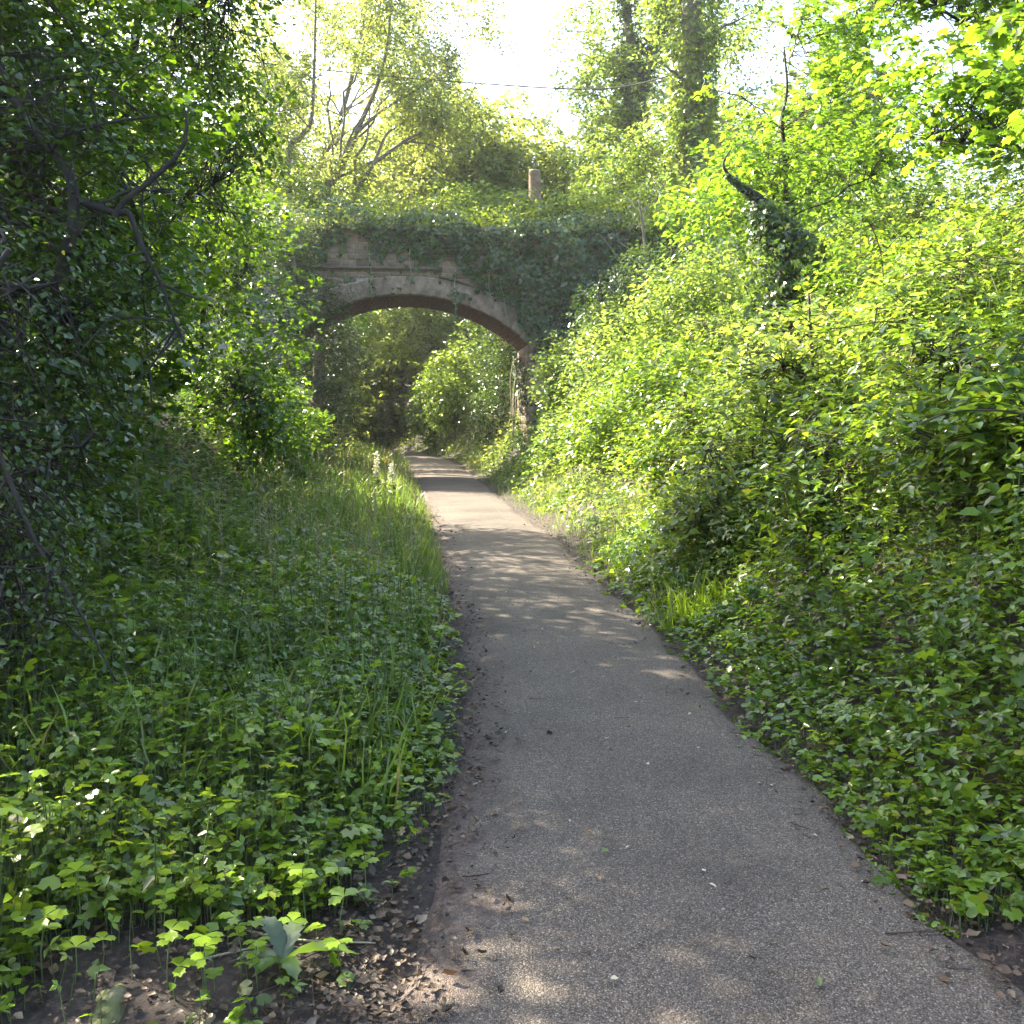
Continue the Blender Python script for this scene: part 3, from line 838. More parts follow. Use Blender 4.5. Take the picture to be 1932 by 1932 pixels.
make_tree('tall_poplar', 'sparse tall tree with bare twigs against the sky above the leaning willow',
          T(-9.2, 42, [(-8.6, 42, 10), (-6.8, 42, 15), (-5.6, 42, 20)], .2, .04),
          [(-5.6, 42, 17.5, 3.2, 2.2, 3.4, 1), (-5.0, 42, 13.0, 3.4, 2.5, 2.8, 1), (-9.5, 43, 16, 3.0, 2.5, 5, 1.2), (-2.7, 42, 16, 2.0, 2, 3.2, .9), (-1.4, 42, 17.2, 1.3, 1.5, 2.4, .35), (-8.8, 40, 16.2, 2.0, 1.8, 3.4, .8)],
          2200, 13, 'kite', .19, M['willow'], M['barkgrey'], spray=.9, shell=.5, gap=-.3, nlimb=16)

def ivy_sheath(mb, pts, radii, n, size, thick=.2):
    pts = curve(pts, 10)
    rr = np.interp(np.linspace(0, 1, len(pts)), np.linspace(0, 1, len(radii)), radii)
    u = rng.uniform(0, len(pts) - 1.001, n)
    i = u.astype(int); f = (u - i)[:, None]
    c = pts[i] * (1 - f) + pts[i + 1] * f
    r = np.interp(u, np.arange(len(pts)), rr)
    a = rng.uniform(0, 2 * math.pi, n)
    rad = np.stack([np.cos(a), np.sin(a), 0 * a], -1)
    lump = 1 + .35 * noise3(c + rad * .6, 2.2, 4)
    p = c + rad * (r * lump + thick * rng.uniform(-.6, 1, n))[:, None]
    ax = np.array([0, 0, -1.]) * .6 + rad * .5 + rng.normal(0, .5, (n, 3))
    nn = rad * .9 + UP * .5 + rng.normal(0, .35, (n, 3))
    leaves(mb, 'ivy', p, ax, nn, size * rng.uniform(.6, 1.25, n))

t_ = make_tree('ivy_clad_tree', 'tall straight trunk wrapped in thick ivy rising behind the right end of the bridge',
               T(5.4, 30.3, [(5.45, 30.3, 9.8), (5.36, 30.3, 11.7), (5.32, 30.3, 13.9), (5.3, 30.3, 18.5)], .36, .26),
               [(5.6, 30.3, 17.0, 2.4, 2.0, 2.2, 1), (4.8, 30.0, 10.0, 1.2, 1.0, 1.4, .4), (6.9, 30.5, 12.5, 1.3, 1.2, 2.6, .8), (4.3, 30.3, 13.6, .8, .8, 1.6, .3)], 520, 13, 'kite', .15, M['bright'], M['barkgrey'], spray=.7, gap=-.4)
mb = MB(); ivy_sheath(mb, [(5.42, 30.3, 5.5), (5.45, 30.3, 9.8), (5.36, 30.3, 11.7), (5.32, 30.3, 13.9), (5.3, 30.3, 17.5)], [.6, .55, .52, .52, .5], 7000, .15)
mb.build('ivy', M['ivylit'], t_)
t_ = make_tree('forked_ivy_tree', 'forked ivy covered tree with an airy crown left of the ivy clad trunk',
               T(4.7, 38.5, [(4.6, 38.5, 10), (4.5, 38.5, 13.2), (4.45, 38.5, 15.6), (4.0, 38.5, 19)], .3, .14),
               [(3.7, 38.5, 15.2, 2.3, 1.8, 3.2, 1.2), (4.9, 38.5, 18.2, 3.2, 2.0, 2.2, 1), (3.4, 38.5, 11.6, 1.8, 1.6, 2.2, .7), (7.6, 39, 16.5, 2.0, 1.8, 3.6, .9), (8.2, 39, 12, 2, 1.8, 3, .7)], 1500, 13, 'kite', .19, M['bright'], M['barkgrey'],
               spray=.85, gap=-.25, extra=[W([(4.5, 38.5, 13.2), (5.2, 38.5, 15.2), (5.75, 38.5, 17.0), (6.1, 38.5, 19)], .2, .1)])
mb = MB(); ivy_sheath(mb, [(4.7, 38.5, 7), (4.5, 38.5, 13.2), (4.45, 38.5, 15.6), (4.0, 38.5, 19)], [.5, .42, .34, .25], 2600, .18)
ivy_sheath(mb, [(4.5, 38.5, 13.2), (5.2, 38.5, 15.2), (5.75, 38.5, 17.0), (6.1, 38.5, 19)], [.3, .3, .28, .22], 1200, .18)
mb.build('ivy', M['ivy'], t_)

# dead ivy stump on the bank
ds = empty('dead_ivy_stump', (3.75, 13.5, float(terr(3.75, 13.5))), 'leaning dead trunk wrapped in dark ivy with a bare hooked tip on the right bank', 'dead tree')
dp = [(3.78, 13.5, float(terr(3.78, 13.5)) - .1), (3.69, 13.5, 3.79), (3.53, 13.5, 4.19), (3.35, 13.5, 4.54), (3.05, 13.5, 4.77), (2.87, 13.5, 4.94), (2.82, 13.5, 5.08), (2.93, 13.5, 5.28)]
mb = MB(); c_ = curve(dp, 6); tube(mb, c_, np.interp(np.linspace(0, 1, len(c_)), [0, .45, .6, 1], [.15, .09, .032, .006]), 7)
mb.build('trunk', M['bark'], ds, True)
mb = MB()
ivy_sheath(mb, dp[:4], [.42, .36, .24, .12], 2300, .085, .18)
ivy_sheath(mb, dp[3:6], [.09, .05, .02], 300, .06, .05)
q = np.array([3.6, 13.3, 3.35]) + rng.normal(0, 1, (1300, 3)) * np.array([.34, .28, .42])
leaves(mb, 'ivy', q, rng.normal(0, .5, (1300, 3)) + np.array([0, 0, -.6]), UP * .6 + np.array([0, -.6, 0]) + rng.normal(0, .35, (1300, 3)), .085 * rng.uniform(.6, 1.2, 1300))
mb.build('ivy', M['ivy'], ds)

# sawn stump behind the bridge
zz = float(terr(.72, 32.5))
cs = empty('sawn_tree_stump', (.72, 32.5, zz), 'pale brown sawn-off tree trunk standing among leaves above the bridge', 'tree stump')
mb = MB(); c_ = curve([(.78, 32.5, zz - .1), (.75, 32.5, 8.0), (.72, 32.5, 9.62)], 5)
tube(mb, c_, np.interp(np.linspace(0, 1, len(c_)), [0, 1], [.26, .19]), 10, cap=False)
trunk_ = mb.build('trunk', M['cut'], cs, True)
mb = MB(); tube(mb, [(.72, 32.5, 9.6), (.725, 32.5, 9.66)], [.187, .18], 10); mb.build('cut_face', M['drystem'], cs).parent = trunk_

# woods seen through and behind the arch
arch_trees = [
    ('arch_hazel', 'dark leafy bush just beyond the arch against the right abutment', -.4, 34.8, [(-.5, 34.8, 2.6, 1.0, 1.5, 2.2, 1), (.3, 35.6, 4.4, 1.2, 1.4, 1.4, .7)], 'ivy', .13, 620),
    ('arch_elder', 'sunlit bush with pale leaves in the middle of the arch', -2.6, 45, [(-2.9, 45, 3.0, 1.5, 1.5, 1.9, 1), (-1.4, 45, 4.6, 1.8, 1.6, 1.8, .8)], 'bright', .17, 620),
    ('arch_thorn', 'green thorn bush seen through the left half of the arch', -7.4, 37.5, [(-7.3, 37.5, 3.4, 1.3, 1.8, 2.4, 1), (-6.4, 37.5, 5.6, 1.3, 1.6, 1.4, .8)], 'hazel', .14, 620),
    ('arch_alder', 'far yellow-green tree filling the top of the arch', -4.2, 55, [(-4.2, 55, 6.6, 3.2, 2.2, 2.4, 1), (-3.0, 55, 4.0, 2.4, 2.0, 2.2, 1)], 'bright', .26, 760),
    ('arch_oak', 'dark tree closing the bend of the path beyond the arch', -9.2, 63, [(-9.6, 63, 3.6, 3.2, 2.5, 3.4, 1), (-7.6, 64, 7.5, 3.2, 2.5, 2.8, 1), (-8.3, 60, 1.6, 2.3, 1.4, 1.7, .9), (-11.5, 66, 3, 3, 2, 3, .6), (-7.2, 60, 4.6, 2.4, 1.4, 1.8, .9)], 'hazel', .30, 1700),
    ('arch_ash', 'pale tree left of the bend seen under the arch', -9.6, 50, [(-9.4, 50, 3.8, 1.8, 1.8, 3.2, 1), (-8.4, 50, 6.6, 2.0, 1.8, 1.8, 1)], 'far', .22, 760),
    ('hedge_bush', 'sunlit bush on the bridge deck in front of the leaning willow', -4.6, 30.4, [(-4.6, 30.4, 7.6, 1.6, .9, .9, 1), (-6.4, 30.2, 7.9, 1.5, .9, 1.2, 1)], 'bright', .14, 420),
    ('hedge_bush', 'sunlit bush on the bridge deck left of the sawn trunk', -1.6, 30.7, [(-1.8, 30.7, 7.8, 1.6, .9, 1.1, 1), (-.4, 30.6, 7.8, 1.3, .8, .9, .6)], 'bright', .14, 420),
    ('hedge_bush', 'low sunlit bush on the bridge deck in front of the sawn trunk', .6, 30.4, [(.6, 30.4, 7.6, 1.4, .7, .85, 1), (1.8, 30.5, 7.9, 1.0, .7, .9, .7)], 'bright', .12, 380),
    ('arch_sallow', 'leafy sallow low at the left edge of the path under the arch', -6.2, 33.4, [(-6.4, 33.4, 2.0, 1.0, 1.4, 1.8, 1), (-6.0, 34.0, 4.2, 1.0, 1.2, 1.3, .6)], 'greywillow', .13, 520),
    ('arch_maple', 'bright maple bush right of the path bend under the arch', -3.6, 50, [(-3.6, 50, 2.2, 1.8, 1.5, 1.9, 1), (-1.5, 50, 3.6, 1.9, 1.5, 2.0, 1)], 'sycamore', .2, 620),
    ('bramble_mound', 'steep sunlit bramble mound against the right abutment of the bridge', 1.5, 24.2, [(1.3, 24.4, 2.5, .9, 1.6, 1.3, 1), (2.4, 24.6, 3.5, 1.1, 1.3, 1.1, .9)], 'bright', .12, 720),
    ('bramble_mound', 'tall sunlit bramble mound halfway up the right bank before the bridge', 2.6, 19.6, [(2.2, 19.6, 2.7, 1.1, 2.0, 1.1, 1), (3.4, 19.0, 3.9, 1.2, 1.8, 1.0, 1)], 'bright', .11, 800),
    ('bramble_mound', 'rounded bramble mound in half shade left of the ivy stump', 2.3, 14.4, [(2.2, 14.6, 2.1, .8, 1.4, .7, 1), (1.6, 16.4, 1.5, .7, 1.2, .7, .7)], 'bramble', .095, 520),
    ('hedge_bush', 'sunlit bush on the bridge deck right of the sawn trunk', 3.0, 31.0, [(3.0, 31, 8.2, 1.3, .9, 1.4, 1), (3.9, 31.0, 9.2, 1.1, .9, 1.2, .7)], 'bright', .14, 420),
]
for nm, lb, x, y, E_, mt, ls, ns in arch_trees:
    z0 = E_[0][2]
    make_tree(nm, lb, T(x, y, [(x, y, z0 * .6), (x + .1, y, z0)], .05, .02) if nm != 'hedge_bush' else [(x, y, 6.85, .05), (x, y, 7.3, .04), (x + .1, y, z0, .02)], E_, ns, 14, 'kite', ls * 1.1, M[mt], M['barkgrey'], cat='bush' if 'bush' in lb else 'tree', spray=.6, shell=.45, gap=-.8, twigs=False, nlimb=6)
far_spots = [(-9.5, 56, 22, 'far'), (-2, 58, 19, 'willow'), (6.5, 56, 22, 'bright'), (-22, 58, 17, 'far'), (-15, 66, 18, 'willow'), (-6, 70, 17, 'far'), (3, 66, 15, 'bright'), (11, 60, 17, 'far'), (13, 44, 14, 'bright'), (-13, 46, 14, 'willow'), (9, 50, 13, 'far')]
far_lab = ['tall pale tree above the leaning willow', 'hazy tree above the arch crown deep in the wood', 'bright tree behind the forked ivy tree', 'leafy tree at the far left of the wood behind the willows', 'grey-green tree behind the twiggy willow', 'pale tree deep in the wood above the arch crown',
           'bright tree behind the sawn trunk', 'tree behind the ivy clad trunk', 'bright tree behind the sycamore sapling', 'pale tree behind the left end of the bridge', 'tree between the ivy clad trunk and the elder']
for (x, y, h, mt), lb in zip(far_spots, far_lab):
    g0 = float(terr(x, y))
    make_tree('woodland_tree', lb, T(x, y, [(x, y, g0 + h * .35), (x + .3, y, g0 + h * .6)], .25, .08),
              [(x, y, g0 + h * .42, h * .26, h * .24, h * .3, 1), (x + 1, y, g0 + h * .66, h * .2, h * .2, h * .22, .7), (x - 2, y, g0 + 2.2, h * .26, h * .2, 2.4, .6)],
              900, 14, 'kite', .42, M[mt], M['barkgrey'], group='trees of the wood behind the bridge', spray=1.1, shell=.5, gap=-.55, twigs=False, nlimb=8)
for i, (x, y, r) in enumerate([(9.5, 15.5, 1.9), (8.8, 24, 2.0), (-10.5, 16, 1.3), (-10.8, 23.5, 1.3)]):
    lb = ['round shrub on top of the right bank behind the big sycamore', 'round shrub on the bank top right of the ivy clad trunk', 'round shrub on the left bank top behind the maple sapling', 'round shrub on the left bank top behind the grey willow'][i]
    make_tree('bank_top_shrub', lb, T(x, y, [(x, y, 6.4), (x, y, 7.3)], .07, .03), [(x, y, 6.6, r, r, r * .75, 1)], 240, 14, 'kite', .16, M['hazel' if i > 1 else 'bright'], M['bark'],
              cat='shrub', group='shrubs along the bank tops', spray=.5, shell=.45, gap=-.9, twigs=False, nlimb=6)

# ------------------------------------------------------------------ ivy on the bridge
mb = MB()
fx = np.array([-9, -3.4, -2.2, -1.5, -.2, .35, .95, 1.75, 2.45, 3.0, 3.6, 4.2, 6, 9.])
fz = np.array([3.0, 6.1, 6.35, 6.55, 6.48, 6.05, 5.95, 5.85, 5.4, 4.95, 3.7, 1.2, .5, .5])
NI = 36000
x = rng.uniform(-6.5, 8.5, NI); z = rng.uniform(.6, 7.7, NI)
low = np.interp(x, fx, fz) + .38 * noise2(x, z * 0, 5., 1) - .35 * np.maximum(noise2(x, z * 0, 14., 3), 0) + .12 * noise2(x, z, 9., 2)
topz = 7.2 + .42 * noise2(x, x * 0, 1.4, 5) + .15 * noise2(x, x * 0, 5., 2)
stray = rng.uniform(0, 1, NI) < .09 * (z > 4.6) * (x > -3.6)
k = ((z > low) & (z < topz)) | (stray & (noise2(x, z, 6, 4) > .15) & ((x ** 2 + (z - CZ) ** 2) > RA ** 2))
x, z = x[k], z[k]; n = len(x)
dep = np.clip((z - np.interp(x, fx, fz)) * .5, .04, .6) * np.maximum(1 + .9 * noise2(x, z, 2.2, 3) + .4 * noise2(x, z, 5.5, 1), .1)
y = -.05 - np.abs(dep) * rng.uniform(0, 1.1, n)
p = bl(x, y, z)
fn = np.array([math.sin(TH), -math.cos(TH), 0])
leaves(mb, 'ivy', p, np.array([0, 0, -.8]) + fn * .4 + rng.normal(0, .45, (n, 3)), fn * .75 + UP * .6 + rng.normal(0, .33, (n, 3)), .125 * rng.uniform(.55, 1.35, n))
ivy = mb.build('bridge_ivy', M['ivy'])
tag(ivy, 'dark green ivy curtain hanging over the bridge parapet', 'ivy')
mb = MB()
n = 15000
x = rng.uniform(-7, 8, n); y = rng.uniform(-.6, 3.6, n)
z = 6.9 + np.maximum(.42 + .62 * noise2(x, y, 1.6, 6) + .35 * noise2(x, y, 4.1, 2), .1) * rng.uniform(.1, 1.1, n) + .16 * (y > .2)
leaves(mb, 'kite', bl(x, y, z), flat_dir(n, .1, .4), UP + rng.normal(0, .45, (n, 3)), .105 * rng.uniform(.6, 1.4, n))
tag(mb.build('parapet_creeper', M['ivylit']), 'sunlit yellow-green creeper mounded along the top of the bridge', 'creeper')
n = 1500
y = rng.uniform(.1, 3.3, n); z = rng.uniform(.4, 3.6, n)
k = noise2(y, z, 2.2, 4) + .35 * (z < 2.2) > .0
y, z = y[k], z[k]; n = len(y)
mb = MB(); leaves(mb, 'ivy', bl(HS - .05 - .16 * rng.uniform(0, 1, n), y, z), np.array([0, 0, -.8]) + rng.normal(0, .4, (n, 3)), np.array([-.8, -.3, .5]) + rng.normal(0, .3, (n, 3)), .11 * rng.uniform(.6, 1.3, n))
tag(mb.build('abutment_ivy', M['ivy']), 'dark ivy climbing the inner face of the right abutment', 'ivy')
# hanging strands
for i, (x0, zt, zb, lean) in enumerate([(.1, 6.4, 5.5, .02), (2.25, 6.2, 4.75, .12), (2.55, 6.0, 4.3, .3), (1.35, 5.9, 4.55, .02), (-1.0, 6.3, 5.0, .05)]):
    lb = ['bare ivy strand hanging left of the arch crown', 'pale ivy strand hanging over the right haunch of the arch', 'slanting ivy strand at the right end of the arch', 'leafy ivy strand dangling past the arch ring', 'leafy ivy strand over the left of the exposed blocks'][i]
    zs = np.linspace(zt, zb, 9)
    xs_ = x0 + lean * (zt - zs) / (zt - zb) + .02 * np.sin(zs * 9)
    P = bl(xs_, np.full(9, -.16), zs)
    r_ = empty('ivy_strand', tuple(P[0]), lb, 'ivy strand', 'ivy strands on the bridge face')
    mb = MB(); tube(mb, P, np.linspace(.012, .006, 9), 4); mb.build('stem', M['drystem'], r_)
    nl = 14 if i < 3 else 60
    u = rng.uniform(0, 8, nl); j = np.minimum(u.astype(int), 7)
    pp = P[j] + (P[j + 1] - P[j]) * (u - j)[:, None] + rng.normal(0, .05, (nl, 3))
    mb = MB(); leaves(mb, 'ivy', pp, np.array([0, 0, -.7]) + rng.normal(0, .5, (nl, 3)), fn + UP * .5 + rng.normal(0, .3, (nl, 3)), .09 * rng.uniform(.6, 1.2, nl)); mb.build('leaves', M['ivy'], r_)
# pale dead stems on the right jamb
r_ = empty('dead_vine_stems', tuple(bl(3.4, 2.6, .6)), 'pale dead vine stems hanging down the right abutment under the arch', 'vine')
for i in range(6):
    xo = 3.36 - .05 * rng.uniform(0, 1); yo = 2.2 + rng.uniform(-.5, 1.1)
    P = bl(xo + np.array([.0, -.06, -.1, -.14, -.18]) + rng.normal(0, .03, 5), yo + rng.normal(0, .06, 5), np.array([3.7, 2.9, 2.1, 1.3, .6]) - rng.uniform(0, .5))
    mb = MB(); tube(mb, curve(P, 4), np.linspace(.022, .012, 17), 4); mb.build('stem', M['deadwood'], r_)

# cable
cb = [(-10, 32, 13.05), (-6.29, 32, 12.64), (-4.06, 32, 12.42), (-1.66, 32, 12.23), (2.81, 32, 12.02), (5.3, 30.3, 12.0)]
mb = MB(); tube(mb, curve(cb, 6), [.022] * 31, 5)
tag(mb.build('overhead_cable', M['cable']), 'thin dark overhead cable crossing the sky above the bridge', 'cable')

# ------------------------------------------------------------------ undergrowth
def frustum(x, y, mg=1.1):
    return np.abs(x) < .54 * y + mg
def sample(n, y0, y1, side, d0, d1, power=1.0):
    y = y0 * (y1 / y0) ** rng.uniform(0, 1, n)
    d = d0 + (d1 - d0) * rng.uniform(0, 1, n) ** power
    x = np.where(side > 0, pr(y) + d, pl(y) - d)
    k = frustum(x, y)
    return x[k], y[k], d[k]

def bare(x, y):
    """trodden bare earth in the near left corner"""
    return (y < 2.98 + .25 * noise2(x, y, 4., 2)) & (x > -1.28 + .1 * noise2(x, y, 3., 1)) & (x < 0)

def cover(mb, sb, kind, n, y0, y1, side, d0, d1, hfun, s0, s1, power=1.0, tilt=.3, stem=True):
    x, y, d = sample(n, y0, y1, side, d0, d1, power)
    k = ~(bare(x, y) & (rng.uniform(0, 1, len(x)) < .93))
    x, y, d = x[k], y[k], d[k]
    n = len(x)
    edge = smooth(0, .35, d + .12 * noise2(x, y, 3.5, 7) + (.22 if side > 0 else 0))
    keep = rng.uniform(0, 1, n) < .12 + .88 * edge
    x, y, d = x[keep], y[keep], d[keep]; n = len(x)
    g = terr(x, y)
    H = hfun(x, y, d)
    H = H * np.where((side < 0) & (x > -1.45), .4 + .6 * smooth(2.85, 3.45, y + .15 * noise2(x, y, 3., 4)), 1)
    h = H * rng.uniform(.25, 1, n) ** .7
    lean = rng.normal(0, .12, (n, 2)) * h[:, None]
    base = np.stack([x, y, g - .01], -1)
    top = np.stack([x + lean[:, 0], y + lean[:, 1], g + h], -1)
    sz = (s0 + (s1 - s0) * smooth(y0, y1, y)) * rng.uniform(.6, 1.3, n)
    ax = flat_dir(n, -.05, .22)
    leaves(mb, kind, top, ax, UP + rng.normal(0, tilt, (n, 3)), sz)
    if stem:
        kk = (y < 5.2) & ((side < 0) | (d < .3))
        stems(sb, base[kk], top[kk], .0022)

# near left carpet of three-lobed leaves
lm, sm = MB(), MB()
hl = lambda x, y, d: (.06 + .20 * smooth(.0, .8, d) + .20 * smooth(.7, 2.2, d)) * np.maximum(1 + .55 * noise2(x, y, 2.4, 3) + .25 * noise2(x, y, 6., 5), .25)
cover(lm, sm, 'lobed', 1500, 2.3, 4.6, -1, .02, 3.2, hl, .066, .07)
cover(lm, sm, 'palm', 3800, 2.3, 5.2, -1, .02, 3.2, lambda x, y, d: hl(x, y, d) * 1.1, .048, .056, 1, .42)
cover(lm, sm, 'trikite', 4600, 2.3, 5.5, -1, .02, 3.4, lambda x, y, d: hl(x, y, d) * 1.15, .062, .066, 1, .42)
cover(lm, sm, 'ovate', 3600, 2.3, 6, -1, .02, 3.4, hl, .035, .045, 1, .45)
cover(lm, sm, 'palm', 4500, 4.0, 9.5, -1, .02, 4.2, lambda x, y, d: hl(x, y, d) * 1.2, .055, .07, 1, .42)
cover(lm, sm, 'trikite', 9500, 4.0, 9.5, -1, .02, 4.2, lambda x, y, d: hl(x, y, d) * 1.25, .065, .08, 1, .42)
o = lm.build('ground_cover_left', M['cover']); tag(o, 'carpet of three-lobed green leaves covering the left verge', 'ground cover', kind='stuff')
sm.build('leaf_stalks', M['stem'], o)
lm, sm = MB(), MB()
cover(lm, sm, 'palm', 1500, 2.4, 9, -1, .05, 3.6, lambda x, y, d: hl(x, y, d) * 1.3 + .02, .055, .075, 1, .4)
cover(lm, sm, 'trefoil', 700, 2.4, 9, -1, .05, 3.6, lambda x, y, d: hl(x, y, d) * 1.3 + .02, .08, .08, 1, .3)
o = lm.build('young_leaf_cover', M['coverlight']); tag(o, 'paler young leaves standing above the left ground cover', 'ground cover', kind='stuff')
sm.build('leaf_stalks', M['stem'], o)

def nettles(mb, sb, n, y0, y1, side, d0, d1, hfun, ls, tiers=6, power=1., kind='ovate', droop=-.25):
    x, y, d = sample(n, y0, y1, side, d0, d1, power)
    n = len(x)
    g = terr(x, y); h = hfun(x, y, d) * rng.uniform(.6, 1.15, n)
    lean = rng.normal(0, .09, (n, 2)) * h[:, None]
    base = np.stack([x, y, g - .02], -1); top = np.stack([x + lean[:, 0], y + lean[:, 1], g + h], -1)
    kk = y < 16
    stems(sb, base[kk], top[kk], .004)
    a0 = rng.uniform(0, 6.28, n)
    for k in range(tiers):
        f = .25 + .75 * (k + 1) / tiers
        p = base + (top - base) * (f + rng.normal(0, .02, n))[:, None]
        for s in (0, math.pi):
            a = a0 + k * math.pi / 2 + s + rng.normal(0, .2, n)
            ax = np.stack([np.cos(a), np.sin(a), droop + .5 * (f > .97) + rng.normal(0, .15, n)], -1)
            nn = UP + .3 * ax + rng.normal(0, .2, (n, 3))
            leaves(mb, kind, p, ax, nn, ls * (1.15 - .6 * max(0, f - .5) / .5) * rng.uniform(.75, 1.2, n))

lm, sm = MB(), MB()
nettles(lm, sm, 260, 2.9, 6, -1, .35, 2.2, lambda x, y, d: .28 + .12 * noise2(x, y, 1.9, 5), .05)
nettles(lm, sm, 560, 3.9, 10, -1, .3, 2.8, lambda x, y, d: .52 + .2 * noise2(x, y, 1.9, 5), .06, tiers=7, kind='kite')
nettles(lm, sm, 1300, 4.6, 20, -1, 1.3, 4.8, lambda x, y, d: .35 + .30 * smooth(1.2, 2.6, d) + .12 * noise2(x, y, 1.9, 5), .10)
nettles(lm, sm, 620, 6.5, 22, -1, .25, 2.2, lambda x, y, d: .38 + .12 * noise2(x, y, 1.9, 5), .08)
o = lm.build('nettle_bed', M['nettle']); tag(o, 'bed of upright nettles in shade along the foot of the left bank', 'nettles', kind='stuff')
sm.build('nettle_stems', M['stem'], o)

def mass(mb, kind, n, y0, y1, side, d0, d1, hfun, s0, s1, power=1., tilt=.42, outward=.25):
    """leaf mass lying over the slope, denser near its surface"""
    x, y, d = sample(n, y0, y1, side, d0, d1, power)
    n = len(x)
    edge = smooth(0, .3, d + .1 * noise2(x, y, 3.5, 7))
    keep = rng.uniform(0, 1, n) < .1 + .9 * edge
    x, y, d = x[keep], y[keep], d[keep]; n = len(x)
    hol = noise2(x, y, 1.25, 5) + .5 * noise2(x, y, 3.1, 1)
    keep = (hol > -.72) | (rng.uniform(0, 1, n) < .12)
    x, y, d = x[keep], y[keep], d[keep]; n = len(x)
    g = terr(x, y); H = np.maximum(hfun(x, y, d), .05)
    h = H * (1 - rng.uniform(0, 1, n) ** 1.6 * .85)
    p = np.stack([x, y, g + h], -1)
    sz = (s0 + (s1 - s0) * smooth(y0, y1, y)) * rng.uniform(.55, 1.3, n)
    o_ = np.stack([-np.sign(side) * np.ones(n), 0 * x - .3, 0 * x], -1) * outward
    leaves(mb, kind, p, flat_dir(n, -.12, .3) + o_, UP + o_ + rng.normal(0, tilt, (n, 3)), sz)

# right: low leafy edge
lm, sm = MB(), MB()
hr_ = lambda x, y, d: (.07 + .28 * smooth(.0, .9, d)) * (1 + .35 * noise2(x, y, 2.3, 4))
cover(lm, sm, 'palm', 3600, 3.0, 11, 1, -.1, 1.7, hr_, .05, .07, 1, .42)
cover(lm, sm, 'trefoil', 2200, 3.0, 11, 1, -.1, 1.7, hr_, .062, .075, 1, .38)
cover(lm, sm, 'ovate', 4000, 3.0, 9, 1, -.1, 1.7, hr_, .04, .05, 1, .4)
o = lm.build('ground_cover_right', M['cover']); tag(o, 'low three-lobed leaves spilling over the right edge of the path', 'ground cover', kind='stuff')
sm.build('leaf_stalks', M['stem'], o)
# right: bank brambles
hb = lambda x, y, d: (.16 + .66 * smooth(.1, 1.6, d)) * np.maximum(1 + .7 * noise2(x, y, 1.5, 2) + .5 * noise2(x, y, 3.0, 6) + .25 * noise2(x, y, 6.0, 1), .15)
lm = MB()
mass(lm, 'trikite', 17500, 3.0, 13, 1, .25, 5.5, hb, .085, .11)
mass(lm, 'kite', 14000, 3.0, 13, 1, .2, 5.5, lambda x, y, d: hb(x, y, d) * 1.15, .05, .065)
mass(lm, 'palm', 1500, 3.2, 12, 1, .3, 5.0, lambda x, y, d: hb(x, y, d) * 1.1, .07, .10)
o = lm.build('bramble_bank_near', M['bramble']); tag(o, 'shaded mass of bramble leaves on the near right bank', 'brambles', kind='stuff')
lm = MB()
mass(lm, 'trikite', 12000, 8, 30, 1, .3, 8.5, lambda x, y, d: hb(x, y, d) * 1.25, .115, .17)
mass(lm, 'kite', 15000, 8, 30, 1, .2, 8.5, lambda x, y, d: hb(x, y, d) * 1.3, .08, .13)
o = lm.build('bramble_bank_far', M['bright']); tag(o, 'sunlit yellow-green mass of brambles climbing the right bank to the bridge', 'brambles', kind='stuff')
lm = MB()
mass(lm, 'trikite', 11000, 7, 30, 1, .5, 8.5, lambda x, y, d: hb(x, y, d) * 1.35, .09, .16)
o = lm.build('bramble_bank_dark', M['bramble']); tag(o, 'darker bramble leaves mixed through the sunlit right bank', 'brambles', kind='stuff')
lm, sm = MB(), MB()
nettles(lm, sm, 1300, 4.0, 22, 1, .7, 6.0, lambda x, y, d: .55 + .4 * smooth(.5, 2, d) + .28 * noise2(x, y, 1.7, 5), .09, kind='kite')
o = lm.build('bank_nettles', M['bright']); tag(o, 'upright nettles poking out of the brambles on the right bank', 'nettles', kind='stuff')
sm.build('nettle_stems', M['stem'], o)
# left bank leaf mass under the trees
lm = MB()
mass(lm, 'kite', 9000, 4.5, 27, -1, 2.0, 7.0, lambda x, y, d: .25 + .6 * smooth(2, 3.4, d) + .25 * noise2(x, y, 1.6, 3), .08, .13)
o = lm.build('bank_undergrowth', M['hazel']); tag(o, 'dark undergrowth on the slope under the left trees', 'undergrowth', kind='stuff')
# verges beyond the bridge
lm = MB()
mass(lm, 'kite', 16000, 30, 90, 1, .1, 14, lambda x, y, d: .3 + .8 * smooth(0, 2, d) + .2 * noise2(x, y, 1.2, 3), .18, .28)
mass(lm, 'kite', 14000, 27, 90, -1, .5, 14, lambda x, y, d: .3 + .8 * smooth(.5, 3, d) + .2 * noise2(x, y, 1.2, 3), .16, .28)
o = lm.build('far_undergrowth', M['far']); tag(o, 'mixed undergrowth on both sides of the path beyond the arch', 'undergrowth', kind='stuff')

